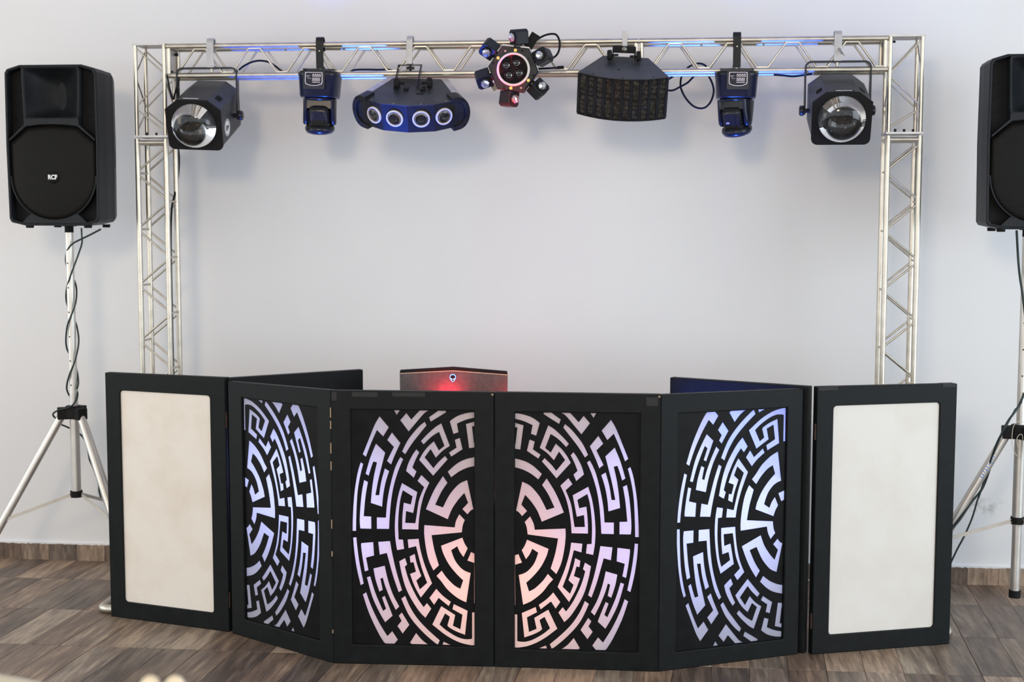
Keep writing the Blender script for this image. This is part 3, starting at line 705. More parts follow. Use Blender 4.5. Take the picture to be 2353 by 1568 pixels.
# ------------------------------------------------------------------ fixtures
def hook_clamp(parent, x, ztop_bar, zbot, m, w=0.030, lean=0.0, name='clamp', wing=False):
    """flat-bar hook over the front top chord; local y=0 is the chord axis"""
    R = 0.017
    prof = [(0.020, ztop_bar - 0.030), (0.020, ztop_bar + 0.004)]
    prof = [(R * 1.15, ztop_bar - 0.026)] + [(R * cos(a), ztop_bar + 0.012 + R * sin(a)) for a in [i * pi / 8 for i in range(9)]] + [(-R, ztop_bar - 0.02), (-R * 0.9, (ztop_bar + zbot) / 2), (-R * 0.75, zbot)]
    mb = MB(); t = 0.0022
    n = len(prof); L0 = []; L1 = []
    for i, (y, z) in enumerate(prof):
        a = prof[max(i - 1, 0)]; b = prof[min(i + 1, n - 1)]; d = Vector((b[0] - a[0], b[1] - a[1])).normalized(); nx = (-d.y, d.x)
        L0.append((y + nx[0] * t, z + nx[1] * t)); L1.append((y - nx[0] * t, z - nx[1] * t))
    loops = []
    for (a, b) in zip(L0, L1):
        lx = x + lean * (ztop_bar - (a[1] + b[1]) / 2)
        loops.append([(lx - w / 2, a[0], a[1]), (lx + w / 2, a[0], a[1]), (lx + w / 2, b[0], b[1]), (lx - w / 2, b[0], b[1])])
    mb.loft(loops)
    xb_ = x + lean * (ztop_bar - zbot)
    mb.box((xb_, 0.0, zbot - 0.004), (w, 0.030, 0.008))
    o = mb.build(name, m, parent, bevel=0.001)
    b2 = MB().cyl((x + lean * 0.03, -0.020, ztop_bar - 0.028), (x + lean * 0.03, -0.0165, ztop_bar - 0.028), 0.003, n=8)
    if wing: b2.cyl((xb_ + 0.004, -0.016, (ztop_bar + zbot) / 2), (xb_ + 0.014, -0.038, (ztop_bar + zbot) / 2 - 0.022), 0.0045, n=8); b2.cyl((xb_ + 0.012, -0.034, (ztop_bar + zbot) / 2 - 0.016), (xb_ + 0.022, -0.04, (ztop_bar + zbot) / 2 - 0.030), 0.0025, n=8)
    b2.build('clamp_screw', M['bolt'], o)
    return o
def yc(x): return YL + (x - XL) * (YR - YL) / (XR - XL)      # y of the front chords at x

def moonflower(u_clamp, v_top, px, pitch, yaw, label, right, roll=0.0):
    xcl = at(u_clamp, 110, 5.75).x; y = yc(xcl)
    root_ = thing('stage_light', label, 'stage light', (xcl, y, 0), (0, 0, 0), None)
    piv = at(px[0], px[1], y); pz = piv.z; pxl = piv.x - xcl
    zy = at(u_clamp, v_top, y).z
    Bm = Matrix.Translation((pxl, 0, pz)) @ Matrix.Rotation(radians(yaw), 4, 'Z') @ Matrix.Rotation(radians(pitch), 4, 'X') @ Matrix.Rotation(radians(roll), 4, 'Y')
    hw, D0, D1 = 0.113, -0.195, 0.092
    def sect(k, extra=0.0):
        s = [(-hw, -0.070), (-hw * 1.02, 0.066), (-0.062, 0.106), (0.062, 0.106), (hw * 1.02, 0.066), (hw, -0.070)]
        arc = [(hw - 0.024 + 0.024 * cos(a), -0.079 - 0.024 * sin(a) + 0.0) for a in [i * pi / 2 / 4 for i in range(5)]]
        arc2 = [(-x, z) for x, z in reversed(arc)]
        pts = s[:5] + arc + arc2
        return [(x * k, z * k) for x, z in pts]
    def L3(sec, yy): return [(x, yy, z) for x, z in sec]
    mb = MB(); mb.M = Bm
    mb.loft([L3(sect(0.97), D0 + 0.008), L3(sect(0.97), D1)])
    body = mb.build('housing', M['dusty'], root_, bevel=0.002)
    R = 0.0905
    mb = MB(); mb.M = Bm
    mb.plate(sect(1.0), [circ(0, 0, R, 40)], D0 - 0.004, D0 + 0.006)
    mb.build('front_plate', M['matte'], root_)
    # recess so that the reflector sits in a real well
    mb = MB(); mb.M = Bm
    mb.lathe([(R, D0 + 0.004), (0.072, D0 + 0.0072)], axis=(0, 1, 0), n=40); mb.build('reflector', M['chrome'], root_)
    mb = MB(); mb.M = Bm
    mb.lathe([(0.0725, D0 + 0.0070), (0.0, D0 + 0.0076)], axis=(0, 1, 0), n=40); mb.build('lamp_board', M['matte'], root_)
    mb = MB(); mb.M = Bm
    for i in range(14):
        a = i * 2.4; rr = 0.0085 * sqrt(i + 0.5) + 0.004
        mb.lathe([(0.0030, D0 + 0.0074), (0.0026, D0 + 0.0062), (0.0, D0 + 0.0058)], c=(rr * cos(a), 0, rr * sin(a)), axis=(0, 1, 0), n=8)
    mb.build('led_cluster', M['lcd'], root_)['kind'] = 'stuff'
    mb = MB(); mb.M = Bm
    prof = [(0.0, D0 - 0.062)] + [(0.0915 * sin(a), D0 - 0.006 - 0.056 * cos(a)) for a in [i * pi / 2 / 10 for i in range(1, 11)]] + [(0.0915, D0 - 0.0045), (0.0, D0 - 0.0045)]
    mb.lathe(prof, axis=(0, 1, 0), n=48); mb.build('lens', M['glass'], root_)
    # yoke: flat bar bent over the housing
    yw = 0.128; zb = pz - 0.020; r = 0.024
    path = [(pxl - yw, zb - 0.015), (pxl - yw, zy - r)] + [(pxl - yw + r - r * cos(a), zy - r + r * sin(a)) for a in [i * pi / 10 for i in range(1, 5)]] + [(pxl - yw + r, zy), (pxl + yw - r, zy)] + [(pxl + yw - r + r * sin(a), zy - r + r * cos(a)) for a in [i * pi / 10 for i in range(1, 5)]] + [(pxl + yw, zy - r), (pxl + yw, zb - 0.015)]
    mb = MB(); n = len(path); loops = []
    for i, (x, z) in enumerate(path):
        a = path[max(i - 1, 0)]; b = path[min(i + 1, n - 1)]; d = Vector((b[0] - a[0], b[1] - a[1])).normalized(); nx = Vector((-d.y, d.x)) * 0.0034
        loops.append([(x + nx.x, -0.013, z + nx.y), (x + nx.x, 0.013, z + nx.y), (x - nx.x, 0.013, z - nx.y), (x - nx.x, -0.013, z - nx.y)])
    mb.loft(loops); yoke = mb.build('yoke', M['gloss'], root_)
    for sx in (-1, 1):
        mb = MB(); mb.cyl((pxl + sx * (yw - 0.022), 0, zb), (pxl + sx * (yw + 0.003), 0, zb), 0.009, n=12)
        mb.lathe([(0.0, 0.003), (0.020, 0.003), (0.021, 0.006), (0.021, 0.017), (0.017, 0.021), (0.0, 0.021)], c=(pxl + sx * yw, 0, zb), axis=(sx, 0, 0), n=14)
        mb.build('knob', M['gloss'], root_)
    hook_clamp(root_, 0.0, ZB1, zy + 0.010, M['clamp'], 0.030, wing=right)
    MB().cyl((0.0, 0, zy - 0.018), (0.0, 0, zy + 0.006), 0.006, n=8).cyl((0, 0, zy - 0.008), (0, 0, zy - 0.002), 0.010, n=6).build('bolt', M['bolt'], root_)
    # vents and printed marks on the housing
    mb = MB(); mb.M = Bm
    sl = Vector((0.115 - 0.062, 0, 0.066 - 0.106)).normalized(); nrm = Vector((-sl.z, 0, sl.x))
    if nrm.z < 0: nrm = -nrm
    c0 = Vector((0.062, 0, 0.106)) * 0.97
    for sgn in (1, -1):
        for i in range(7):
            p = c0 + sl * 0.028 + nrm * 0.0006 + Vector((0, D0 + 0.075 + i * 0.007, 0)); p.x *= sgn
            rot = Matrix((Vector((sl.x * sgn, 0, sl.z)), Vector((0, 1, 0)), Vector((nrm.x * sgn, 0, nrm.z)))).transposed()
            mb.box(p, (0.026, 0.003, 0.001), rot)
    mb.build('vent_slots', M['matte'], root_)
    if right:
        mb = MB(); mb.M = Bm; mb.box((0.006, D0 + 0.025, 0.1037), (0.076, 0.018, 0.0012)); mb.build('name_plate', M['matte'], root_)
    R3 = Bm.to_3x3()
    p = Bm @ Vector((0.006 if right else -0.012, D0 + 0.026, 0.1046))
    e = (Bm @ Matrix.Rotation(pi, 4, 'Z')).to_euler()
    text('printed_name', 'American', 0.0165, M['white_paint'], root_, p, e, 0.0004, 1.0, 0.25, 0.0004)
    if not right:
        mb = MB(); mb.M = Bm @ Matrix.Translation((0.1106, D0 + 0.085, -0.033)) @ Matrix.Rotation(radians(90), 4, 'Z')
        mb.plate(circ(0, 0, 0.036, 30), [circ(0, 0, 0.0335, 30)], -0.0008, 0.0004)
        mb.plate(circ(0, 0, 0.0295, 30), [], -0.0008, 0.0004)
        mb.build('round_logo', M['white_paint'], root_)
        q = Bm @ Matrix.Translation((0.1116, D0 + 0.085, -0.033)) @ Matrix.Rotation(radians(90), 4, 'Z') @ Matrix.Rotation(radians(90), 4, 'X') @ Matrix.Rotation(pi, 4, 'Z')
        text('logo_letters', 'ADJ', 0.024, M['grille'], root_, q.translation, q.to_euler(), 0.0003, 1.0, 0.0, 0.001)
    return root_
moonflower(484.5, 157, (478, 255), 21.5, 0, 'black stage light with large glass dome lens, beside the left truss tower', False, 2.2)
moonflower(1924, 142, (1923.5, 242.5), 19.5, -1.5, 'black stage light with large glass dome lens, beside the right truss tower', True)

def moving_head(u, v_rim, v_strap_bot, label, roll, pan, tilt, right, v_clamp_top):
    xcl = at(u, 110, 5.72).x; y = yc(xcl)
    rt = thing('moving_head_light', label, 'stage light', (xcl, y, 0), (0, 0, 0))
    zr = at(u, v_rim, y).z          # top rim of the base
    zs = at(u, v_strap_bot, y).z
    # base: tapered rounded bucket hanging upside down
    def sec(w, d, z, y0=0.0):
        out = []
        for i in range(32):
            a = 2 * pi * i / 32; c, s = cos(a), sin(a); e = 2 / 3.2
            out.append((w * math.copysign(abs(c) ** e, c), y0 + d * math.copysign(abs(s) ** e, s), z))
        return out
    B = Matrix.Rotation(radians(roll), 4, 'Y')
    B = Matrix.Translation((0, 0, zr)) @ B @ Matrix.Translation((0, 0, -zr))
    yb = -0.005
    mb = MB(); mb.M = B
    mb.loft([sec(0.082, 0.078, zr - 0.004, yb), sec(0.087, 0.083, zr - 0.010, yb), sec(0.086, 0.082, zr - 0.022, yb), sec(0.0845, 0.080, zr - 0.026, yb), sec(0.079, 0.074, zr - 0.104, yb), sec(0.076, 0.071, zr - 0.110, yb), sec(0.070, 0.066, zr - 0.110, yb)], True, True, True)
    mb.build('base', M['gloss'], rt)
    # raised pod carrying the display
    px_ = -0.006 if not right else 0.002
    mb = MB(); mb.M = B
    mb.loft([[(x + px_, yb - 0.070, z) for x, z in rrect(-0.048, zr - 0.080, 0.048, zr - 0.006, 0.006)], [(x * 0.93 + px_, yb - 0.0880 + 0.0, z) for x, z in rrect(-0.048, zr - 0.080, 0.048, zr - 0.008, 0.006)]])
    mb.build('display_pod', M['gloss'], rt, bevel=0.002)
    yf = yb - 0.0884
    shp = [(-0.034, zr - 0.012), (-0.036, zr - 0.016), (-0.0365, zr - 0.052), (-0.033, zr - 0.060), (-0.016, zr - 0.0655), (0, zr - 0.067), (0.016, zr - 0.0655), (0.033, zr - 0.060), (0.0365, zr - 0.052), (0.036, zr - 0.016), (0.034, zr - 0.012)]
    cz = zr - 0.039; inn = [(x * 0.93, cz + (z - cz) * 0.93) for x, z in shp]
    mb = MB(); mb.M = B @ Matrix.Translation((px_, 0, 0)); mb.plate(shp, [inn], yf - 0.0014, yf + 0.001); mb.build('display_border', M['cream_print'], rt)
    mb = MB(); mb.M = B @ Matrix.Translation((px_, 0, 0)); mb.plate(inn, [], yf - 0.0006, yf + 0.001); mb.build('display_panel', M['powder'], rt)
    mb = MB(); mb.M = B @ Matrix.Translation((px_, 0, 0)); mb.box((0.010, yf - 0.001, zr - 0.041), (0.033, 0.0012, 0.014)); mb.build('display', M['lcd'], rt)
    mb = MB(); mb.M = B @ Matrix.Translation((px_, 0, 0))
    for i in range(4): mb.plate(circ(-0.002 + i * 0.0093, zr - 0.0265, 0.0042, 12), [circ(-0.002 + i * 0.0093, zr - 0.0265, 0.0026, 12)], yf - 0.0012, yf); 
    for i in range(4): mb.box((-0.002 + i * 0.0093, yf - 0.001, zr - 0.0205), (0.0065, 0.0008, 0.0022))
    mb.box((0.010, yf - 0.001, zr - 0.0525), (0.033, 0.0008, 0.0022)); mb.box((-0.0235, yf - 0.001, zr - 0.027), (0.015, 0.0008, 0.0014)); mb.box((-0.018, yf - 0.001, zr - 0.037), (0.014, 0.0008, 0.0009)); mb.box((-0.0245, yf - 0.001, zr - 0.032), (0.0009, 0.0008, 0.010))
    mb.build('button_row', M['cream_print'], rt)
    # mounting plate and strap
    mb = MB(); mb.M = B
    mb.box((0, -0.012, zr + 0.006), (0.132, 0.052, 0.004)); mb.box((-0.064, -0.012, zr - 0.001), (0.004, 0.052, 0.016)); mb.box((0.064, -0.012, zr - 0.001), (0.004, 0.052, 0.016))
    mb.build('mounting_plate', M['gloss'], rt)
    hook_clamp(rt, 0.0, ZB1, zs + 0.004, M['powder'], 0.031, name='hanging_strap')
    MB().cyl((0, -0.006, zr + 0.002), (0, -0.006, zr + 0.013), 0.006, n=6).build('bolt', M['bolt'], rt)
    # yoke with two arms, panned
    Y = B @ Matrix.Translation((0.0, yb, zr - 0.110)) @ Matrix.Rotation(radians(pan), 4, 'Z')
    mb = MB(); mb.M = Y
    mb.lathe([(0.0, 0.002), (0.060, 0.002), (0.066, -0.004), (0.066, -0.010), (0.0, -0.012)], n=32)
    for s in (-1, 1):
        loops = []
        for z, hx, hy in ((-0.006, 0.0125, 0.046), (-0.050, 0.0125, 0.040), (-0.085, 0.0135, 0.030), (-0.102, 0.0135, 0.021), (-0.109, 0.010, 0.011)):
            loops.append([(s * 0.056 + hx * cos(a), hy * sin(a), z) for a in [2 * pi * i / 16 for i in range(16)]])
        mb.loft(loops, smooth=True)
    mb.box((0, 0.0, -0.026), (0.10, 0.072, 0.036))
    mb.build('yoke', M['gloss'], rt)
    H = Y @ Matrix.Translation((0, 0, -0.078)) @ Matrix.Rotation(radians(tilt), 4, 'X')
    mb = MB(); mb.M = H
    def rs(w, d, z): return [(x, yy, z) for x, yy in rrect(-w, -d, w, d, min(w, d) * 0.45, 4)]
    mb.loft([rs(0.028, 0.026, 0.052), rs(0.038, 0.036, 0.046), rs(0.043, 0.042, 0.030), rs(0.043, 0.043, -0.030), rs(0.041, 0.041, -0.044)], smooth=True)
    hd = mb.build('head', M['gloss'], rt)
    mb = MB(); mb.M = H
    mb.lathe([(0.040, -0.028), (0.056, -0.033), (0.061, -0.040), (0.061, -0.052), (0.054, -0.063), (0.040, -0.068), (0.036, -0.062), (0.0, -0.060)], n=36)
    mb.build('lens_ring', M['gloss'], rt)
    mb = MB(); mb.M = H
    for s in (-1, 1):
        for i in range(8): mb.box((s * 0.0405, -0.022, 0.028 - i * 0.0068), (0.0075, 0.046, 0.0022))
    mb.build('cooling_fins', M['matte'], rt)
    mb = MB(); mb.M = H; mb.plate(rrect(-0.021, -0.026, 0.021, 0.030, 0.006), [], -0.0462, -0.041); mb.build('head_cover', M['gloss'], rt, bevel=0.0012)
    mb = MB(); mb.M = H
    for x, z in ((0.027, 0.022), (0.030, -0.030), (-0.027, 0.022)): mb.cyl((x, -0.0445, z), (x, -0.040, z), 0.0032, n=8)
    mb.build('screw', M['matte'], rt)
    if right: 
        q = H @ Matrix.Translation((-0.012, -0.0466, -0.006)) @ Matrix.Rotation(radians(90), 4, 'X')
        text('printed_mark', 'LED', 0.009, M['white_paint'], rt, q.translation, q.to_euler(), 0.0003)
    return rt
moving_head(732, 164.5, 155.5, 'black moving head light hanging straight, between dome light and four-lens light', 1.5, 6, 12, False, 94)
moving_head(1694, 164, 152, 'black moving head light with head swivelled aside, near the right tower', 0.5, -30, 20, True, 82)

def glass_eye(mbM, root_, c, r, ring_r, depth=0.012, ring_mat='ring'):
    """ring, dark well, reflector and lens facing local -y"""
    c = Vector(c)
    mb = MB(); mb.M = mbM
    mb.lathe([(r, 0.002), (r, -0.006), (r + 0.0015, -0.008), (ring_r - 0.001, -0.008), (ring_r, -0.006), (ring_r, 0.002)], c=c, axis=(0, 1, 0), n=32)
    mb.build('lens_ring', M[ring_mat], root_)
    mb = MB(); mb.M = mbM
    mb.lathe([(r, -0.0005), (0.0, -0.0002)], c=c, axis=(0, 1, 0), n=24)
    mb.build('lens_well', M['matte'], root_)
    mb = MB(); mb.M = mbM
    mb.lathe([(0.0, -depth - 0.002)] + [((r - 0.001) * sin(a), -0.003 - depth * cos(a) + 0.001) for a in [i * pi / 16 for i in range(1, 9)]] + [(r - 0.001, -0.001), (0.0, -0.001)], c=c, axis=(0, 1, 0), n=28)
    mb.build('lens', M['glass'], root_)

def four_lens():
    xcl = at(942.5, 110, 5.75).x; y = yc(xcl)
    rt = thing('led_effect_light', 'wide black light with four ringed lenses on a faceted front', 'stage light', (xcl, y, 0))
    # pitched body; local origin = centre of top plate front edge
    fc = at(934.5, 243.5, 5.50)
    Bm = Matrix.Translation((fc.x - xcl, fc.y - y, fc.z)) @ Matrix.Rotation(radians(1.5), 4, 'Y') @ Matrix.Rotation(radians(29), 4, 'X')
    H = 0.116
    fr = [(-0.190, 0.066), (-0.106, 0.016), (0.0, 0.0), (0.106, 0.016), (0.190, 0.066)]
    plan = fr + [(0.100, 0.262), (-0.100, 0.262)]
    mb = MB(); mb.M = Bm
    mb.loft([[(x, yy, -0.002) for x, yy in plan], [(x * 0.99, yy, -H) for x, yy in plan]])
    mb.build('housing', M['powder'], rt)
    mb = MB(); mb.M = Bm
    mb.loft([[(x, yy, 0.001) for x, yy in plan], [(x, yy, -0.002) for x, yy in plan]])
    mb.build('top_plate', M['dusty'], rt)
    for s in (-1, 1):
        # silver side wall flaring outside the top plate
        a, b = Vector((s * 0.191, 0.068, 0)), Vector((s * 0.100, 0.262, 0)); d = (b - a).normalized(); a = a + d * 0.030; n = Vector((-d.y, d.x, 0)) * (1 if s < 0 else -1)
        mb = MB(); mb.M = Bm
        mb.loft([[a + n * 0.001, a + n * 0.030, a + n * 0.030 + Vector((0, 0, -H)), a + n * 0.001 + Vector((0, 0, -H))], [b + n * 0.001, b + n * 0.026, b + n * 0.026 + Vector((0, 0, -H)), b + n * 0.001 + Vector((0, 0, -H))]])
        mb.build('side_wall', M['alu_plate'], rt)
        # rounded end cap beside the front
        mb = MB()
        e0, e1 = Vector(fr[0 if s < 0 else 4] + (0,)), Vector(fr[1 if s < 0 else 3] + (0,)); d = (e0 - e1).normalized(); nn = Vector((d.y, -d.x, 0)); nn = nn if nn.y < 0 else -nn
        Fm = Bm @ Matrix(((d.x, -nn.x, 0, e0.x), (d.y, -nn.y, 0, e0.y), (0, 0, 1, -H / 2), (0, 0, 0, 1)))
        mb.M = Fm
        arc = [(-0.022, 0.071), (0.004, 0.070)] + [(0.004 + 0.050 * sin(a), 0.070 * cos(a)) for a in [pi * i / 12 for i in range(1, 12)]] + [(0.004, -0.070), (-0.022, -0.071)]
        inn = [(-0.022, 0.052), (0.0, 0.050)] + [(0.034 * sin(a), 0.050 * cos(a)) for a in [pi * i / 12 for i in range(1, 12)]] + [(0.0, -0.050), (-0.022, -0.052)]
        mb.plate(arc, [], 0.0, 0.05); 
        mb.plate(arc + list(reversed(inn)), [], -0.008, 0.0)
        mb.build('end_cap', M['powder'], rt, bevel=0.002)
        mb = MB(); mb.M = Fm
        for aa in (0.55, 1.57, 2.6): mb.cyl((0.004 + 0.043 * sin(aa), -0.0105, 0.061 * cos(aa)), (0.004 + 0.043 * sin(aa), -0.006, 0.061 * cos(aa)), 0.0042, n=10)
        mb.build('cap_screw', M['gloss'], rt)
    for i in range(4):
        a, b = Vector(fr[i] + (0,)), Vector(fr[i + 1] + (0,)); d = (b - a).normalized(); nn = Vector((-d.y, d.x, 0))
        m = (a + b) / 2
        if i == 0: m = a + (b - a) * 0.60
        if i == 3: m = a + (b - a) * 0.40
        Fm = Bm @ Matrix(((d.x, nn.x, 0, m.x), (d.y, nn.y, 0, m.y), (0, 0, 1, -H * 0.50), (0, 0, 0, 1)))
        glass_eye(Fm, rt, (0, 0, 0), 0.0285, 0.0352, 0.009)
    # bracket and knobs
    zc = at(942, 150, y).z
    kz = Bm @ Vector((0, 0.17, 0.022))
    mb = MB()
    hw = 0.047
    mb.box((0, 0, zc), (2 * hw, 0.026, 0.004))
    for s in (-1, 1):
        mb.loft([[(s * hw - 0.002, -0.013, zc + 0.002), (s * hw + 0.002, -0.013, zc + 0.002), (s * hw + 0.002, 0.013, zc + 0.002), (s * hw - 0.002, 0.013, zc + 0.002)],
                 [(s * hw - 0.002, kz.y - 0.013, kz.z - 0.020), (s * hw + 0.002, kz.y - 0.013, kz.z - 0.020), (s * hw + 0.002, kz.y + 0.013, kz.z - 0.020), (s * hw - 0.002, kz.y + 0.013, kz.z - 0.020)]])
    mb.build('bracket', M['gloss'], rt)
    for s in (-1, 1):
        MB().cyl((kz.x + s * (hw - 0.012), kz.y, kz.z), (kz.x + s * (hw + 0.012), kz.y, kz.z), 0.006, n=10).lathe([(0, 0), (0.019, 0), (0.021, 0.003), (0.021, 0.016), (0.018, 0.020), (0, 0.020)], c=(kz.x + s * (hw + 0.010), kz.y, kz.z), axis=(s, 0, 0), n=14).build('knob', M['rubber'], rt)
        mb = MB(); mb.M = Bm; mb.box((s * 0.034 + (kz.x - fc.x + xcl) * 0.0 + (0.008), 0.150, 0.006), (0.018, 0.03, 0.014)); mb.build('bracket_foot', M['powder'], rt)
    hook_clamp(rt, 0.0, ZB1, zc + 0.012, M['clamp'], 0.026, lean=-0.04)
    MB().cyl((0, 0, zc - 0.026), (0, 0, zc + 0.006), 0.005, n=8).box((0, 0, zc - 0.012), (0.032, 0.006, 0.012)).build('wing_nut', M['powder'], rt)
    mb = MB(); mb.M = Bm
    for i in range(7): mb.box((0.022 + i * 0.0045, 0.112, 0.0016), (0.002, 0.016, 0.0008), Matrix.Rotation(0.5, 3, 'Z'))
    mb.build('vent_slots', M['matte'], rt)
    mb = MB(); mb.M = Bm
    for x, yy in ((-0.150, 0.050), (-0.055, 0.015), (0.055, 0.015), (0.150, 0.050)): mb.cyl((x, yy, 0.0005), (x, yy, 0.003), 0.0028, n=8)
    mb.build('screw', M['bolt'], rt)
four_lens()

def derby():
    xcl = at(1434.5, 110, 5.75).x; y = yc(xcl)
    rt = thing('led_effect_light', 'black fan-shaped light with a curved front of small square panes', 'stage light', (xcl, y, 0))
    fc = at(1431, 183, 5.52)
    Bm = Matrix.Translation((fc.x - xcl, fc.y - y, fc.z)) @ Matrix.Rotation(radians(3.6), 4, 'Y') @ Matrix.Rotation(radians(28.5), 4, 'X')
    H = 0.176; Rr = 0.36; cy = Rr; half = radians(29.5)
    def arc(k, r=Rr, n=20): return [(r * sin(-half * k + 2 * half * k * i / n), cy - r * cos(-half * k + 2 * half * k * i / n)) for i in range(n + 1)]
    front = arc(1.0)
    plan = front + [(0.091, 0.222), (-0.091, 0.222)]
    mb = MB(); mb.M = Bm
    mb.loft([[(x, yy, 0.003) for x, yy in plan], [(x, yy, -0.001) for x, yy in plan]]); mb.build('top_plate', M['dusty'], rt)
    inner = arc(0.985, Rr - 0.006) + [(0.089, 0.220), (-0.089, 0.220)]
    mb = MB(); mb.M = Bm
    mb.loft([[(x, yy, -0.001) for x, yy in inner], [(x, yy, -H) for x, yy in inner]]); mb.build('housing', M['powder'], rt)
    mb = MB(); mb.M = Bm
    lo = arc(1.0); mb.loft([[(x, yy, -H + 0.004) for x, yy in lo + [(0.091, 0.222), (-0.091, 0.222)]], [(x, yy, -H - 0.001) for x, yy in lo + [(0.091, 0.222), (-0.091, 0.222)]]]); mb.build('bottom_plate', M['powder'], rt)
    # ten columns of eight panes in two banks
    NC, NR = 10, 8
    aw = 2 * half * 0.985 / NC
    pane = MB().box((0, 0, 0), (0.0225, 0.002, 0.0174))
    me = pane.mesh('pane'); me.materials.append(M['pane'])
    mull = MB().box((0, 0, 0), (0.0115, 0.006, H - 0.008)).mesh('mullion'); mull.materials.append(M['powder'])
    for c in range(NC + 1):
        a = -half * 0.985 + c * aw
        inst('mullion', mull, rt, Bm @ Matrix.Translation((Rr * sin(a), cy - Rr * cos(a), -H / 2)) @ Matrix.Rotation(a, 4, 'Z') @ Matrix.Translation((0, 0.004, 0)))
    for c in range(NC):
        a = -half * 0.985 + (c + 0.5) * aw
        for k in range(NR):
            z = -0.010 - 0.0200 * k - (0.004 if k >= 4 else 0) - 0.006
            tilt = random.uniform(-0.10, 0.10); t2 = random.uniform(-0.08, 0.08)
            inst('pane', me, rt, Bm @ Matrix.Translation((Rr * sin(a), cy - Rr * cos(a), z)) @ Matrix.Rotation(a, 4, 'Z') @ Matrix.Translation((0, 0.0045, 0)) @ Matrix.Rotation(tilt, 4, 'X') @ Matrix.Rotation(t2, 4, 'Z'))
    mb = MB(); mb.M = Bm
    mb2 = [(r_ * sin(a_), cy - r_ * cos(a_)) for r_, a_ in ((Rr, 0),)]
    for c in range(20):
        a = -half * 0.98 + 2 * half * 0.98 * (c + 0.5) / 20
        mb.box((( Rr - 0.003) * sin(a), cy - (Rr - 0.003) * cos(a), -0.0880), (0.020, 0.004, 0.004), Matrix.Rotation(a, 3, 'Z'))
    mb.build('middle_rail', M['powder'], rt)
    # bracket, knobs
    zb = at(1434, 114, y - 0.05).z
    cx_ = at(1434.5, 114, y - 0.05).x - xcl
    mb = MB(); mb.M = Matrix.Translation((cx_, -0.05, zb)) @ Matrix.Rotation(radians(3), 4, 'Y')
    mb.box((0, 0, 0), (0.092, 0.004, 0.028))
    for s in (-1, 1): mb.box((s * 0.045, 0.014, -0.030), (0.004, 0.030, 0.075), Matrix.Rotation(0.2, 3, 'X'))
    mb.build('bracket', M['matte'], rt)
    for s, vv in ((-1, 126.5), (1, 129.5)):
        yk = -0.085; kz = at(1434 + s * 27, vv, y + yk).z; kx = at(1434 + s * 24.5, vv, y + yk).x - xcl
        MB().cyl((kx - s * 0.020, yk, kz), (kx + s * 0.006, yk, kz), 0.0045, n=10).lathe([(0, 0), (0.018, 0), (0.0205, 0.003), (0.0205, 0.015), (0.017, 0.019), (0, 0.019)], c=(kx + s * 0.006, yk, kz), axis=(s, 0, 0), n=14).build('knob', M['rubber'], rt)
        MB().box((kx - s * 0.004, yk - 0.004, kz - 0.024), (0.004, 0.024, 0.050)).box((kx - s * 0.010, yk - 0.008, kz - 0.046), (0.016, 0.022, 0.004)).build('bracket_foot', M['powder'], rt)
    MB().lathe([(0, 0), (0.011, 0), (0.011, 0.003), (0.006, 0.003), (0.006, 0.009), (0.003, 0.009), (0.003, 0.016), (0, 0.016)], c=(cx_, -0.052, zb), axis=(0, -1, -0.2), n=12).build('bolt', M['bolt'], rt)
    # tall flat clamp
    zt = at(1437, 71, y - 0.02).z
    mb = MB(); mb.box((0.002, -0.0175, (zt + zb) / 2 + 0.004), (0.021, 0.005, zt - zb - 0.006)); mb.box((0.002, 0.0, zt - 0.003), (0.021, 0.035, 0.005)); mb.box((0.002, 0.018, zt - 0.030), (0.021, 0.004, 0.058))
    mb.cyl((0.002, -0.022, zt - 0.022), (0.002, -0.019, zt - 0.022), 0.003, n=8); mb.box((0.002, 0, ZB1 + 0.016), (0.018, 0.032, 0.006))
    mb.build('clamp', M['clamp'], rt, bevel=0.001)
    mb = MB(); mb.M = Bm
    for x, yy in ((-0.118, 0.035), (0.0, 0.008), (0.118, 0.035)): mb.cyl((x, yy, 0.002), (x, yy, 0.005), 0.0028, n=8)
    mb.build('screw', M['rust'], rt)
    mb = MB(); mb.M = Bm; mb.box((-0.02, 0.09, 0.0034), (0.012, 0.007, 0.0008)); mb.build('sticker_mark', M['matte'], rt)
def m_pane():
    m, nt, b = newmat('dusty_smoked_pane'); L = nt.links.new
    tc = N(nt, 'ShaderNodeTexCoord'); oi = N(nt, 'ShaderNodeObjectInfo')
    ad = N(nt, 'ShaderNodeVectorMath', operation='ADD'); L(tc.outputs['Object'], ad.inputs[0]); L(oi.outputs['Random'], ad.inputs[1])
    nz = N(nt, 'ShaderNodeTexNoise'); nz.inputs['Scale'].default_value = 70; nz.inputs['Detail'].default_value = 5; L(ad.outputs[0], nz.inputs['Vector'])
    cr = N(nt, 'ShaderNodeValToRGB'); cr.color_ramp.elements[0].position = 0.4; cr.color_ramp.elements[1].position = 0.75
    cr.color_ramp.elements[0].color = (0.007, 0.0065, 0.006, 1); cr.color_ramp.elements[1].color = (0.060, 0.056, 0.047, 1)
    L(nz.outputs['Fac'], cr.inputs[0]); L(cr.outputs[0], b.inputs['Base Color'])
    b.inputs['Roughness'].default_value = 0.18; b.inputs['Specular IOR Level'].default_value = 0.6
    bp = N(nt, 'ShaderNodeBump'); bp.inputs['Strength'].default_value = 0.5; bp.inputs['Distance'].default_value = 0.004
    L(nz.outputs['Fac'], bp.inputs['Height']); L(bp.outputs[0], b.inputs['Normal'])
    return m
M['pane'] = m_pane()
derby()

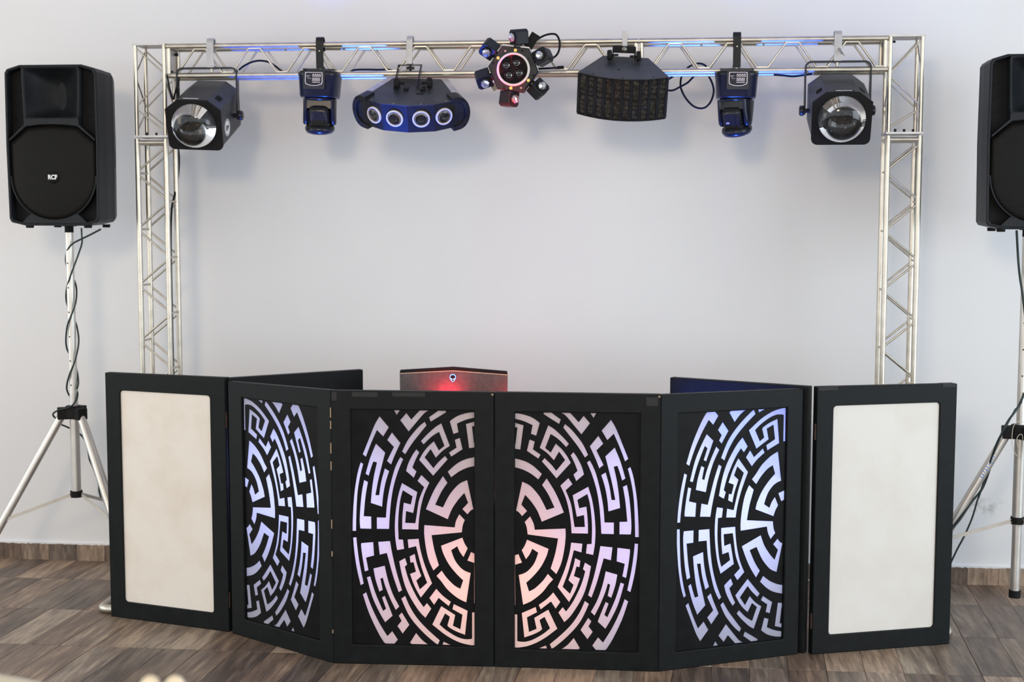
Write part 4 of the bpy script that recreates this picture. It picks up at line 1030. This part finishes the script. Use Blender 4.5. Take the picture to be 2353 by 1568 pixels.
def hex_light():
    c = at(1179.6, 159.4, 5.56); y = yc(c.x)
    rt = thing('led_effect_light', 'six-armed black star light with hexagonal face and white ring', 'stage light', (c.x, c.y, c.z))
    R = 0.1075
    px = [(1153.5, 104), (1215.4, 110.8), (1237.5, 165), (1202, 213.5), (1142.4, 204.7), (1121.4, 151.7)]
    hx = []
    for u, v in px:
        p = at(u, v, 5.56) - c; hx.append((p.x, p.z))
    def inset(k): return [(x * k, z * k) for x, z in hx]
    mb = MB(); mb.loft([[(x, 0.0, z) for x, z in inset(0.955)], [(x, 0.008, z) for x, z in inset(1.0)], [(x, 0.016, z) for x, z in inset(1.0)]])
    mb.build('face_plate', M['powder'], rt)
    mb = MB(); mb.loft([[(x, 0.016, z) for x, z in inset(0.93)], [(x, 0.10, z) for x, z in inset(0.93)]]); mb.build('housing', M['gloss'], rt)
    mb = MB(); mb.loft([[(x, 0.022, z + 0.008) for x, z in inset(0.99)], [(x, 0.036, z + 0.008) for x, z in inset(0.99)]]); mb.build('white_rim', M['ring'], rt)
    mb = MB(); mb.lathe([(0.0565, 0.001), (0.0565, -0.004), (0.0585, -0.006), (0.064, -0.006), (0.066, -0.004), (0.066, 0.001)], axis=(0, 1, 0), n=48); mb.build('ring', M['ring'], rt)
    mb = MB(); mb.lathe([(0.056, -0.0055), (0.052, -0.004), (0.050, -0.0005), (0.0, -0.0005)], axis=(0, 1, 0), n=40); mb.build('lens_board', M['matte'], rt)
    for zx, zz in ((1738, 455), (1845, 430), (1872, 535), (1765, 558)):
        p = at(780 + zx / 4.525, 50 + zz / 4.525, 5.56) - c
        Fm = Matrix.Translation((p.x, -0.001, p.z))
        glass_eye(Fm, rt, (0, 0, 0), 0.0165, 0.0195, 0.012, 'gloss')
    caps = ((1830, 297, 'yellow'), (1650, 377, 'yellow'), (1965, 610, 'yellow'), (1783, 690, 'yellow'), (1725, 305, 'grey_cap'), (1888, 688, 'grey_cap'), (1903, 300, 'matte'), (1600, 432, 'matte'), (2014, 560, 'matte'), (1712, 690, 'matte'))
    for zx, zz, mm in caps:
        p = at(780 + zx / 4.525, 50 + zz / 4.525, 5.56) - c
        MB().cyl((p.x, -0.002, p.z), (p.x, 0.002, p.z), 0.0062 if mm == 'yellow' else 0.0045, n=16).build('led_cap', M[mm], rt)
    mb = MB()
    ex = Vector((hx[2][0] - hx[1][0], 0, hx[2][1] - hx[1][1])).normalized(); ez = Vector((-ex.z, 0, ex.x))
    m0 = Vector(((hx[1][0] + hx[2][0]) / 2 * 0.80, -0.0005, (hx[1][1] + hx[2][1]) / 2 * 0.80))
    for i in range(9):
        for j in range(4): 
            p = m0 + ex * (i - 4) * 0.0042 + ez * (j - 1.5) * 0.004; mb.box(p, (0.0022, 0.0012, 0.0022))
    mb.build('speaker_holes', M['matte'], rt)['kind'] = 'stuff'
    # six pods; (centre px, roll of the box, lens direction in x-z-y)
    pods = (((1190, 83), 7, (-0.75, -0.55, -0.12)), ((1122, 111), 30, (-0.25, -0.80, -0.55)), ((1109.5, 180), -22, (0.25, -0.72, -0.62)),
            ((1169, 226), 4, (0.72, -0.62, -0.05)), ((1236, 203), 32, (0.50, -0.78, 0.30)), ((1245.5, 128), 18, (-0.32, -0.88, 0.05)))
    for (u, v), rl, ld in pods:
        p = at(u, v, 5.56) - c; p.y = 0.030
        out = Vector((p.x, 0, p.z)).normalized()
        nd = Vector((ld[0], ld[1], ld[2])).normalized()
        Z = (out - nd * out.dot(nd)).normalized(); X = Z.cross(-nd).normalized(); 
        Rm = Matrix((X, -nd, Z)).transposed().to_4x4(); Pm = Matrix.Translation(p) @ Rm     # local -y = lens direction
        mb = MB(); mb.M = Pm
        mb.plate([(-0.029, -0.030), (0.029, -0.030), (0.030, 0.022), (0.020, 0.031), (-0.020, 0.031), (-0.030, 0.022)], [], -0.026, 0.030)
        pod = mb.build('lamp_pod', M['powder'], rt, bevel=0.004)
        mb = MB(); mb.M = Pm; mb.plate(circ(0, 0, 0.0235, 8), [], -0.0285, -0.02); mb.build('lens_bezel', M['matte'], pod)
        mb = MB(); mb.M = Pm
        mb.lathe([(0.0, -0.0290), (0.0175, -0.0292), (0.0182, -0.0305), (0.0165, -0.038), (0.010, -0.0425), (0.0, -0.044)], axis=(0, 1, 0), n=8, smooth=False); mb.build('lens', M['crystal'], pod)
        MB().cyl(out * 0.055 + Vector((0, 0.030, 0)), p - out * 0.02, 0.016, n=12).build('pod_arm', M['gloss'], pod)
    # mount to the truss
    k = y - c.y
    p = at(1222, 92, 5.60) - c
    mb = MB(); mb.box((p.x, 0.045, p.z - 0.002), (0.036, 0.004, 0.062), Matrix.Rotation(radians(32), 3, 'Y')); mb.build('bracket', M['matte'], rt)
    p2 = at(1137, 198, 5.60) - c
    MB().box((p2.x, 0.045, p2.z), (0.030, 0.004, 0.030), Matrix.Rotation(radians(-32), 3, 'Y')).build('bracket', M['gloss'], rt)
    MB().cyl((0, 0.09, 0.03), (0, k - 0.004, ZB1 - c.z - 0.02), 0.014, n=12).box((0, k, ZB1 - c.z), (0.034, 0.040, 0.040)).build('clamp', M['powder'], rt)
M['crystal'] = mat('faceted_lens_cap', (0.62, 0.63, 0.66), (0.74, 0.74, 0.78), 0.10, 0.85, scale=60)
hex_light()

# ------------------------------------------------------------------ cables on the rig
def cable(pts, r, label, m='cable', plug=None, group=None):
    P = spline(pts, 8); o0 = P[0].copy()
    o = MB().tube([p - o0 for p in P], r, 8).build('cable', M[m]); o.location = o0
    tag(o, label, 'cable', group)
    if plug:
        a, b = P[-2] - o0, P[-1] - o0; d = (b - a).normalized()
        MB().cyl(b - d * 0.004, b + d * 0.022, 0.0065, n=8).build('plug', M['rubber'], o)
    return o
def pxs(l, y): return [at(u, v, y if not callable(y) else y(u)) for u, v in l]
cable(pxs([(549, 161), (560, 152), (578, 143), (597, 139.5), (618, 143), (634, 153), (645, 162), (652, 166)], 5.80), 0.0042, 'black cable arching above the beam beside the left dome light')
cable(pxs([(806, 164), (818, 160.5), (845, 160), (870, 160.5), (890, 160), (901, 162.5), (908, 166)], 5.80), 0.0042, 'black cable lying along the lower beam tube left of the four-lens light')
cable(pxs([(1228, 98), (1236, 90), (1250, 82), (1266, 78), (1278, 80), (1285, 92), (1286, 108), (1282, 122), (1274, 131), (1262, 136)], 5.66), 0.0042, 'black cable looping above the beam at the star light')
cable(pxs([(1230, 159), (1240, 158), (1260, 157), (1283, 155.5)], 5.68), 0.004, 'short black cable with plug right of the star light', plug=True)
cable([at(u, v, 5.90) for u, v in [(1526, 206), (1545, 208), (1562, 200), (1580, 190), (1592, 178), (1604, 168), (1616, 163), (1626, 172), (1636, 190), (1640, 210), (1634, 232), (1622, 246), (1608, 249), (1592, 243), (1576, 226), (1565, 204), (1564, 186), (1568, 172), (1578, 158), (1590, 150), (1604, 146), (1616, 148), (1624, 154)]], 0.0042, 'long black cable coiled in a loop right of the fan-shaped light')
cable(pxs([(1528, 185), (1540, 180), (1552, 172), (1562, 170)], 5.87), 0.0042, 'short black cable leaving the right side of the fan-shaped light')
cable(pxs([(1778, 172), (1800, 173.5), (1822, 175.5), (1845, 173), (1866, 170)], 5.84), 0.004, 'black cable under the lower beam tube left of the right dome light')
cable([at(u, v, 5.73) for u, v in [(384, 172), (388, 195), (393, 215), (398, 228), (402, 215), (407, 198), (412, 182)]], 0.0038, 'black cable hanging between left tower and left dome light')
cable([at(405, 300, 5.90), at(408, 330, 5.90), at(411, 356, 5.90), at(411, 385, 5.90), at(408, 415, 5.9), at(402, 445, 5.86), at(396, 470, 5.84), at(393.5, 500, 5.84), at(392.5, 540, 5.84), at(393, 600, 5.84), at(395, 700, 5.84), at(398, 840, 5.84), Vector((-2.06, 5.84, 0.4)), Vector((-2.02, 5.82, 0.06))], 0.0045, 'black cable running down the inner side of the left tower')

# ------------------------------------------------------------------ loudspeakers and stands
SPK = 0.974
def speaker(x, y, z, label, logo=True):
    t = thing('loudspeaker', label, 'loudspeaker', (x, y, z)); t.scale = (SPK, SPK, SPK)
    O = [(-0.128, 0.0), (0.128, 0.0), (0.190, 0.014), (0.199, 0.028), (0.204, 0.34), (0.202, 0.648), (0.193, 0.663), (0.136, 0.680), (-0.136, 0.680), (-0.193, 0.663), (-0.202, 0.648), (-0.204, 0.34), (-0.199, 0.028), (-0.190, 0.014)]
    cz = 0.34
    def sc(kx, kz, dz=0): return [(xx * kx, cz + (zz - cz) * kz + dz) for xx, zz in O]
    def l3(s, yy): return [(a, yy, b) for a, b in s]
    inn = sc(0.945, 0.968)
    mb = MB()
    mb.loft([l3(inn, 0.06), l3(inn, 0.004), l3(sc(0.965, 0.98), 0.0), l3(sc(0.99, 0.993), 0.001), l3(O, 0.008), l3(sc(1.0, 1.0), 0.10)], False, False)
    mb.loft([l3(sc(1.0, 1.0), 0.10), l3(sc(0.985, 0.995), 0.16), l3(sc(0.985, 0.995), 0.19)], False, False)
    mb.loft([l3(sc(0.985, 0.995), 0.19), l3(sc(0.80, 0.975), 0.30), l3(sc(0.70, 0.95), 0.355), l3(sc(0.66, 0.93), 0.36)], False, True)
    mb.build('cabinet', M['plastic'], t, bevel=0.002)
    hz0, hz1 = 0.452, 0.672
    hole = [(-0.118, hz0 + 0.002), (0.118, hz0 + 0.002), (0.124, hz1 - 0.012), (-0.124, hz1 - 0.012)]
    MB().plate(sc(0.948, 0.970), [hole], 0.050, 0.056).build('baffle', M['recess'], t)
    # horn
    rim = []
    for i in range(10): rim.append((-0.120 + 0.240 * i / 9, hz0))
    for i in range(1, 10): rim.append((0.120 + 0.007 * i / 9, hz0 + (hz1 - hz0) * i / 9))
    for i in range(1, 10): rim.append((0.127 - 0.254 * i / 9, hz1))
    for i in range(1, 9): rim.append((-0.127 + 0.007 * i / 9, hz1 - (hz1 - hz0) * i / 9))
    loops = []
    for yy, k in ((0.056, 1.0), (0.0, 1.0), (0.0, 0.965), (0.012, 0.93), (0.045, 0.80), (0.085, 0.58), (0.11, 0.36), (0.12, 0.16)):
        lp = []
        for xx, zz in rim:
            kz = k if k > 0.9 else 0.42 + 0.58 * k
            a_ = atan2((zz - 0.556) / 0.116, xx / 0.124); e_ = min(1.0, max(0.0, (0.96 - k) / 0.6))
            rx, rz_ = xx * (1 - e_) + 0.124 * cos(a_) * e_, (zz - 0.556) * (1 - e_) + 0.116 * sin(a_) * e_
            lp.append((rx * k, yy, 0.556 + rz_ * kz))
        loops.append(lp)
    MB().loft(loops, False, True, True).build('horn', M['plastic'], t)
    lip = [(-0.190, 0.357), (-0.113, 0.4205), (-0.055, 0.427), (0, 0.429), (0.055, 0.427), (0.113, 0.4205), (0.190, 0.357), (0.190, 0.367), (0.121, 0.428), (0.121, 0.455), (-0.121, 0.455), (-0.121, 0.428), (-0.190, 0.367)]
    MB().plate(lip, [], 0.0, 0.05).build('trim_bar', M['plastic'], t, bevel=0.003)
    arc = [(0.186 * cos(a), 0.211 + 0.186 * sin(a)) for a in [-i * pi / 24 for i in range(25)]]
    g = [(-0.187, 0.352), (-0.112, 0.416), (0, 0.4245), (0.112, 0.416), (0.187, 0.352)] + arc
    mb = MB(); cg = (0, 0.21)
    loops = []
    for k, yy in ((1.0, 0.03), (1.0, 0.012), (0.9, 0.008), (0.6, 0.0035), (0.3, 0.002), (0.02, 0.0015)): loops.append([(xx * k, yy, cg[1] + (zz - cg[1]) * k) for xx, zz in g])
    mb.loft(loops, False, True, True); mb.build('grille', M['grille'], t)
    MB().tube([(xx * 1.012, 0.010, 0.211 + (zz - 0.211) * 1.012) for xx, zz in arc], 0.0042, 6).build('grille_rim', M['plastic'], t)
    # solid feet of the bezel under the woofer
    MB().plate([(-0.150, 0.008), (-0.105, 0.050), (-0.050, 0.030), (0, 0.022), (0.050, 0.030), (0.105, 0.050), (0.150, 0.008)], [], 0.006, 0.05).build('lower_bezel', M['plastic'], t)
    for s in (-1, 1):
        mb = MB()
        for i in range(3): mb.tube([(s * 0.186, 0.047, 0.46 + i * 0.055 - 0.01), (s * 0.140, 0.047, 0.475 + i * 0.055)], 0.0009, 5)
        mb.build('recess_rib', M['plastic'], t)
        MB().box((s * 0.1745, 0.245, 0.33), (0.014, 0.075, 0.155), Matrix.Rotation(s * 0.33, 3, 'Z')).build('handle', M['recess'], t, bevel=0.006)
    if logo:
        MB().lathe([(0, -0.0045), (0.024, -0.0040), (0.026, -0.001), (0.026, 0.006)], c=(0.002, 0.0, 0.205), axis=(0, 1, 0), n=28).build('badge', M['recess'], t)
        text('badge_letters', 'RCF', 0.0262, M['white_paint'], t, (0.002, -0.0049, 0.2055), (pi / 2, 0, 0), 0.0005, 0.88, 0, 0.0011)
    for fx, fy in ((-0.13, 0.05), (0.13, 0.05), (-0.11, 0.29), (0.115, 0.29)):
        MB().cyl((fx, fy, -0.010), (fx, fy, 0.004), 0.016, 0.018, n=12).build('rubber_foot', M['rubber'], t)
    MB().cyl((0, 0.159, -0.004), (0, 0.159, 0.03), 0.030, n=16).build('pole_socket', M['rubber'], t)
    return t
def stand(x, y, ztop, zhub, zcol, rleg, angs, label, zbrace, foot_bottom):
    t = thing('speaker_stand', label, 'stand', (x, y, 0))
    SA = M['stand_alu']
    MB().cyl((0, 0, zhub - 0.02), (0, 0, ztop), 0.0170, n=20).build('pole', SA, t)
    mb = MB()
    for k in range(6): mb.cyl((-0.004, -0.0174, zhub + 0.12 + 0.105 * k), (-0.004, -0.0150, zhub + 0.12 + 0.105 * k), 0.0032, n=8)
    mb.build('pin_holes', M['matte'], t)['kind'] = 'stuff'
    MB().cyl((0, 0, ztop - 0.028), (0, 0, ztop + 0.002), 0.0185, n=16).build('pole_collar', M['rubber'], t)
    if foot_bottom is None:
        MB().cyl((0, 0, zcol), (0, 0, zhub), 0.0205, n=20).build('lower_tube', SA, t)
    else:
        MB().cyl((0, 0, zbrace - 0.02), (0, 0, zhub), 0.0215, n=20).build('lower_tube', SA, t)
        MB().cyl((0, 0, foot_bottom + 0.02), (0, 0, zbrace), 0.0185, n=20).build('inner_tube', SA, t)
        MB().cyl((0, 0, foot_bottom), (0, 0, foot_bottom + 0.03), 0.023, n=16).build('rubber_foot', M['rubber'], t)
    mb = MB()
    mb.lathe([(0.020, 0.030), (0.034, 0.030), (0.040, 0.022), (0.040, -0.020), (0.034, -0.026), (0.020, -0.026)], c=(0, 0, zhub), n=18, smooth=False)
    for a in angs: 
        d = Vector((cos(radians(a)), sin(radians(a)), 0)); mb.box(Vector((0, 0, zhub - 0.002)) + d * 0.045, (0.050, 0.046, 0.050), Matrix.Rotation(radians(a), 3, 'Z'))
    mb.build('hub', M['rubber'], t, bevel=0.005)
    for a in angs:
        d = Vector((cos(radians(a)), sin(radians(a)), 0))
        p0 = d * 0.052 + Vector((0, 0, zhub - 0.012)); p1 = d * rleg + Vector((0, 0, 0.028))
        leg = MB().cyl(p0, p1, 0.0175, n=16).build('leg', SA, t)
        dd = (p1 - p0).normalized()
        MB().cyl(p1 - dd * 0.03, p1 + dd * 0.008, 0.0205, n=12).build('rubber_foot', M['rubber'], leg)
        q = p0 + (p1 - p0) * ((zhub - (zbrace - 0.085 * rleg / 0.45)) / (zhub - 0.03))
        b0 = d * 0.018 + Vector((0, 0, zbrace)); v = q - b0; L = v.length
        side = Vector((-d.y, d.x, 0)) * 0.010
        n = v.normalized().cross(side.normalized()) * 0.007; th = side.normalized() * 0.0016
        b0 += side; q2 = q + side
        MB().loft([[b0 + n + th, b0 - n + th, b0 - n - th, b0 + n - th], [q2 + n + th, q2 - n + th, q2 - n - th, q2 + n - th]]).build('brace', M['brace'], t)
    mb = MB(); mb.lathe([(0.0, 0.014), (0.026, 0.014), (0.026, -0.014), (0.0, -0.014)], c=(0, 0, zbrace), n=14, smooth=False)
    mb.build('brace_collar', M['rubber'], t)
    for a in angs:
        d = Vector((cos(radians(a)), sin(radians(a)), 0)); s_ = Vector((-d.y, d.x, 0))
        MB().cyl(d * 0.022 + s_ * 0.008 + Vector((0, 0, zbrace)), d * 0.022 + s_ * 0.014 + Vector((0, 0, zbrace)), 0.006, n=8).build('rivet', M['powder'], t)
    return t
M['brace'] = mat('pale_brace_strip', (0.62, 0.58, 0.52), (0.72, 0.68, 0.62), 0.45, 0.4)
YSL, YSR = 5.60, 5.505
p = at(124, 519, YSL)
speaker(p.x, YSL, p.z, 'black loudspeaker on the tripod at the left edge, badge on its grille')
hb = at(170.5, 948, YSL + 0.155); zc = at(168.5, 1137, YSL + 0.155).z
xs_ = hb.x
stL = stand(xs_, YSL + 0.155, p.z - 0.002, hb.z, zc, 0.475, (204, -36, 84), 'silver tripod stand with twisted cables left of the stained white panel', zc + 0.004, None)
p2 = at(2264.5, 520, YSR); xr = p2.x + 0.196
zr2 = at(2300, 527.5, YSR).z
speaker(xr, YSR, zr2, 'black loudspeaker cut off by the right edge of the picture', True)
hb2 = at(2349, 993, YSR + 0.155); zb2 = at(2341, 1196, YSR + 0.155).z
stR = stand(xr, YSR + 0.155, zr2 - 0.002, hb2.z, 0, 0.45, (176, 56, 296), 'silver tripod stand at the right edge, its column reaching down to a rubber foot', zb2, at(2327, 1373, YSR + 0.155).z)
# cables on the stands
yp = YSL + 0.155
def helix(pts): return [Vector(q) for q in pts]
def wrapped(cpts, yf):
    out = []
    for u, v, s in cpts:
        out.append(at(u, v, yf + s * 0.0225))
    return out
cable(wrapped([(232, 527, 0.5), (205, 541, -0.6), (182, 552, -1.0), (166, 561, -1.1), (155, 575, -0.6), (151, 592, 0.2), (153, 610, 1.0), (162, 628, 1.1), (172, 648, 0.8), (176, 668, 0.1), (174, 695, -0.7), (165, 722, -1.1), (155, 748, -0.9), (151.5, 780, 0.0), (154, 802, 0.9), (164, 822, 1.1), (176, 850, 0.7), (180, 780 + 98, 0.0), (177, 895, -0.6)], yp), 0.0038, 'thin black cable twisted round the left stand pole from the loudspeaker corner', 'cable_green')
cable(wrapped([(187, 524, -1.2), (188, 545, -1.2), (188, 560, -1.0), (180, 585, -0.9), (170, 612, -1.1), (160, 640, -0.9), (152.5, 668, -0.1), (153, 695, 0.7), (163, 722, 1.1), (174, 742, 0.7), (180, 770, 0.2), (180, 795, -0.4), (172, 830, -1.1), (161, 858, -1.1), (154.5, 880, -0.4), (154, 897, 0.5), (163, 912, 1.0), (176, 898, 0.4), (178, 912, -0.4), (172, 925, -1.2), (160, 936, -2.0), (135, 943, -2.2), (124, 949, -2.2), (122, 955, -1.5), (128, 962, -1.2)], yp), 0.0038, 'thin black cable wound down the left stand pole to its hub', 'cable_green')
cable([at(138, 975, 5.80), at(157, 983, 5.85), at(180, 995, 5.90), at(195, 1012, 5.93), at(202, 1035, 5.95), at(206, 1057, 5.97), at(214, 1075, 6.02), at(226, 1110, 6.06), at(228, 1130, 6.08), at(233, 1148, 6.09)], 0.004, 'thin black cable hanging behind the legs of the left stand', 'cable_green')
ypr = YSR + 0.155
cable([at(2336, 530, ypr - 0.03), at(2340, 600, ypr - 0.01), at(2344, 640, ypr - 0.024), at(2350, 680, ypr - 0.03), Vector((xr + 0.018, ypr - 0.016, 1.10)), Vector((xr + 0.02, ypr + 0.01, 0.95)), at(2353, 907, ypr - 0.03), at(2338, 938, ypr - 0.03), at(2318, 966, ypr - 0.06), at(2305, 990, ypr - 0.06), at(2285, 1035, ypr - 0.03), at(2282, 1048, ypr + 0.0), at(2272, 1085, ypr + 0.02), at(2256, 1125, ypr + 0.03), at(2232, 1155, ypr + 0.01), at(2205, 1195, ypr - 0.005), at(2185, 1218, ypr - 0.01), at(2150, 1265, ypr - 0.02)], 0.0048, 'black cable following the leg of the right stand', 'cable_green')
cable([at(2334, 940, ypr - 0.035), at(2316, 972, ypr - 0.065), at(2290, 1020, ypr - 0.05), at(2268, 1085, ypr + 0.01), at(2250, 1140, ypr + 0.02), at(2246, 1150, ypr + 0.02), at(2234, 1190, ypr + 0.02), at(2216, 1232, ypr + 0.02), at(2200, 1262, ypr + 0.02), at(2184, 1296, ypr + 0.02), at(2170, 1330, ypr + 0.0)], 0.0036, 'thin dark green cable dropping free of the right stand leg', 'cable_green')
sn = thing('string_tie', 'pale string tied round the hub of the right stand', 'string', (xr, ypr, hb2.z))
MB().tube(spline([at(u, v, ypr - 0.055) - Vector((xr, ypr, hb2.z)) for u, v in [(2351, 970), (2340, 969), (2330, 978), (2326, 995), (2326, 1020), (2331, 1040), (2337, 1048), (2343, 1050), (2348, 1040), (2350, 1020), (2349, 1000), (2342, 1000), (2337, 1008), (2338, 1024), (2344, 1034)]], 6), 0.0014, 6).build('loop', M['string'], sn)
# faded blue print on the right stand's visible leg
d = Vector((cos(radians(176)), sin(radians(176)), 0)); p0 = d * 0.052 + Vector((0, 0, hb2.z - 0.012)); p1 = d * 0.45 + Vector((0, 0, 0.028))
dd = (p1 - p0).normalized(); nn = Vector((-0.15, -1, 0.1)); nn = (nn - dd * nn.dot(dd)).normalized(); sd = dd.cross(nn)
mb = MB()
for i in range(9):
    c_ = p0 + (p1 - p0) * (0.12 + 0.014 * i) + nn * 0.0172 + sd * (0.003 * sin(i * 2.3))
    mb.box(c_, (0.0042, 0.009 + 0.004 * (i % 3), 0.0012), Matrix((dd, sd, nn)).transposed())
o = mb.build('faded_sticker', M['blue_print'], stR); o['kind'] = 'stuff'

# ------------------------------------------------------------------ laptop on its table, behind the booth
YLAP = 5.36
tbl = thing('folding_table', 'grey folding table hidden behind the maze screen, under the laptop', 'table', (-0.62, 5.33, 0))
MB().box((0, 0, 0.745), (0.95, 0.36, 0.03)).build('table_top', M['table'], tbl, bevel=0.004)
for sx in (-1, 1):
    for sy in (-1, 1): MB().cyl((sx * 0.42, sy * 0.14, 0.0), (sx * 0.42, sy * 0.14, 0.735), 0.014, n=10).build('leg', M['powder'], tbl)
tl_ = at(918.5, 850, YLAP); trr = at(1166, 851, YLAP); pk = at(1041, 843.5, YLAP)
lw = (trr.x - tl_.x); lx = (trr.x + tl_.x) / 2
lap = thing('laptop', 'open laptop with a red-lit lid and glowing head emblem, above the screen', 'laptop', (lx, YLAP, 0.762))
ze = tl_.z - 0.762; zp = pk.z - 0.762; xp = pk.x - lx
lid = [(-lw / 2 + 0.002, 0.02), (lw / 2 - 0.002, 0.02), (lw / 2, ze - 0.012), (lw / 2 - 0.003, ze - 0.001), (xp, zp), (-lw / 2 + 0.003, ze - 0.001), (-lw / 2, ze - 0.012)]
MB().plate([(-lw / 2 + 0.002, 0.02), (lw / 2 - 0.002, 0.02), (lw / 2, ze - 0.016), (xp, zp - 0.0165), (-lw / 2, ze - 0.016)], [], 0.0, 0.012).build('lid', M['lid'], lap)
MB().plate([(-lw / 2, ze - 0.013), (xp, zp - 0.0135), (lw / 2, ze - 0.013), (lw / 2 - 0.003, ze - 0.001), (xp, zp), (-lw / 2 + 0.003, ze - 0.001)], [], -0.003, 0.013).build('lid_edge', M['matte'], lap)
MB().plate([(-lw / 2, ze - 0.016), (xp, zp - 0.0165), (lw / 2, ze - 0.016), (lw / 2, ze - 0.013), (xp, zp - 0.0135), (-lw / 2, ze - 0.013)], [], -0.002, 0.012).build('gold_strip', M['gold'], lap)
MB().box((0, -0.13 + 0.15 * 2, 0.012), (lw, 0.28, 0.022)).build('base', M['powder'], lap, bevel=0.003)
MB().plate([(-lw / 2 + 0.02, 0.03), (lw / 2 - 0.02, 0.03), (lw / 2 - 0.02, ze - 0.03), (-lw / 2 + 0.02, ze - 0.03)], [], 0.012, 0.0135).build('display', M['matte'], lap)
ec = at(1040.5, 869, YLAP) - Vector((lx, YLAP, 0.762))
def head(k):
    pts = [(0, -0.0155), (0.0045, -0.0125), (0.0095, -0.006), (0.0120, 0.001), (0.0115, 0.008), (0.0085, 0.0128), (0.0045, 0.0148), (0, 0.0152)]
    pts = pts + [(-a, b) for a, b in reversed(pts[1:-1])]
    return [(ec.x + a * k, ec.z + b * k) for a, b in pts]
MB().plate(head(1.0), [head(0.80)], -0.0022, 0.001).build('emblem_outline', M['glow'], lap)
MB().plate(head(0.80), [], -0.0018, 0.001).build('emblem_face', M['matte'], lap)
for s in (-1, 1):
    eye = [(0.0014, -0.0066), (0.0034, -0.0066), (0.0064, -0.0034), (0.0076, -0.0006), (0.0048, -0.0014), (0.0022, -0.0042)]
    MB().plate([(ec.x + s * a, ec.z + b) for a, b in eye], [], -0.0026, -0.0012).build('emblem_eye', M['glow_eye'], lap)
# light strip glimpsed in the gap between the two front panels
gap = at(1135.5, 1130, 5.02)
MB().box((0, 0, 0), (0.006, 0.006, 0.11)).build('light_strip', m_emit('lit_violet_strip', (0.45, 0.15, 1.0), 1.2)).location = gap
o = bpy.data.objects['light_strip']; tag(o, 'violet light strip showing through the gap between the front panels', 'light')

# ------------------------------------------------------------------ foreground: tops of a table and two chairs
def chair(x, y, rot, label):
    t = thing('banquet_chair', label, 'chair', (x, y, 0), (0, 0, rot), 'chairs in the near foreground')
    CW = M['cream_wood']
    for px_ in (0.0, 0.38):
        mb = MB(); mb.tube([(px_, 0, 0.0), (px_, 0, 0.45), (px_, 0.03, CH - 0.03)], [0.013, 0.016, 0.0145], 12)
        mb.build('back_post', CW, t)
        MB().lathe([(0.0, 0.0)] + [(0.0165 * sin(a), -0.018 * cos(a) + 0.018) for a in [i * pi / 8 for i in range(1, 8)]] + [(0, 0.036)], c=(px_, 0.03, CH - 0.036), n=16).build('finial', CW, t)
    for z in (CH - 0.10, CH - 0.17, 0.62): MB().cyl((0, 0.024, z), (0.38, 0.024, z), 0.010, n=10).build('back_rail', CW, t)
    for k in range(1, 6): MB().cyl((0.38 * k / 6, 0.022, 0.62), (0.38 * k / 6, 0.026, CH - 0.10), 0.006, n=8).build('spindle', CW, t)
    MB().box((0.19, -0.19, 0.45), (0.42, 0.42, 0.03)).build('seat', CW, t, bevel=0.01)
    for px_ in (0.0, 0.38): MB().cyl((px_, -0.37, 0.0), (px_, -0.37, 0.44), 0.012, 0.016, n=12).build('front_leg', CW, t)
    return t
CH = 0.92
# a post whose rounded top just enters the bottom of the picture
def chair_at(u, rot, label, post=0.0):
    v = 1553.0
    d = ray(u, v); s = (CH - CAMZ) / d.z; P = CAM + d * s
    off = Matrix.Rotation(rot, 3, 'Z') @ Vector((post, 0.03, 0))
    return chair(P.x - off.x, P.y - off.y, rot, label)
chair_at(402, radians(125), 'cream chair, right of the pair whose rounded tops enter at the bottom', 0.38)
chair_at(345, radians(-122), 'cream chair, left of the pair whose rounded tops enter at the bottom')
tb = ray(70, 1556); s = (0.76 - CAMZ) / tb.z; P = CAM + tb * s
rt = thing('banquet_table', 'round table with cream cloth at the bottom left corner', 'table', (P.x - 0.17, P.y - 0.395, 0))
mb = MB(); prof = [(0.0, 0.76), (0.40, 0.76), (0.425, 0.757), (0.43, 0.745)]
mb.lathe(prof + [(0.432, 0.66), (0.436, 0.56)], n=64); mb.build('tablecloth', M['cream_cloth'], rt)
MB().cyl((0, 0, 0.70), (0, 0, 0.752), 0.41, n=40).build('table_top', M['table'], rt)
MB().cyl((0, 0, 0), (0, 0, 0.70), 0.04, n=16).cyl((0, 0, 0), (0, 0, 0.02), 0.22, n=24).build('pedestal', M['powder'], rt)
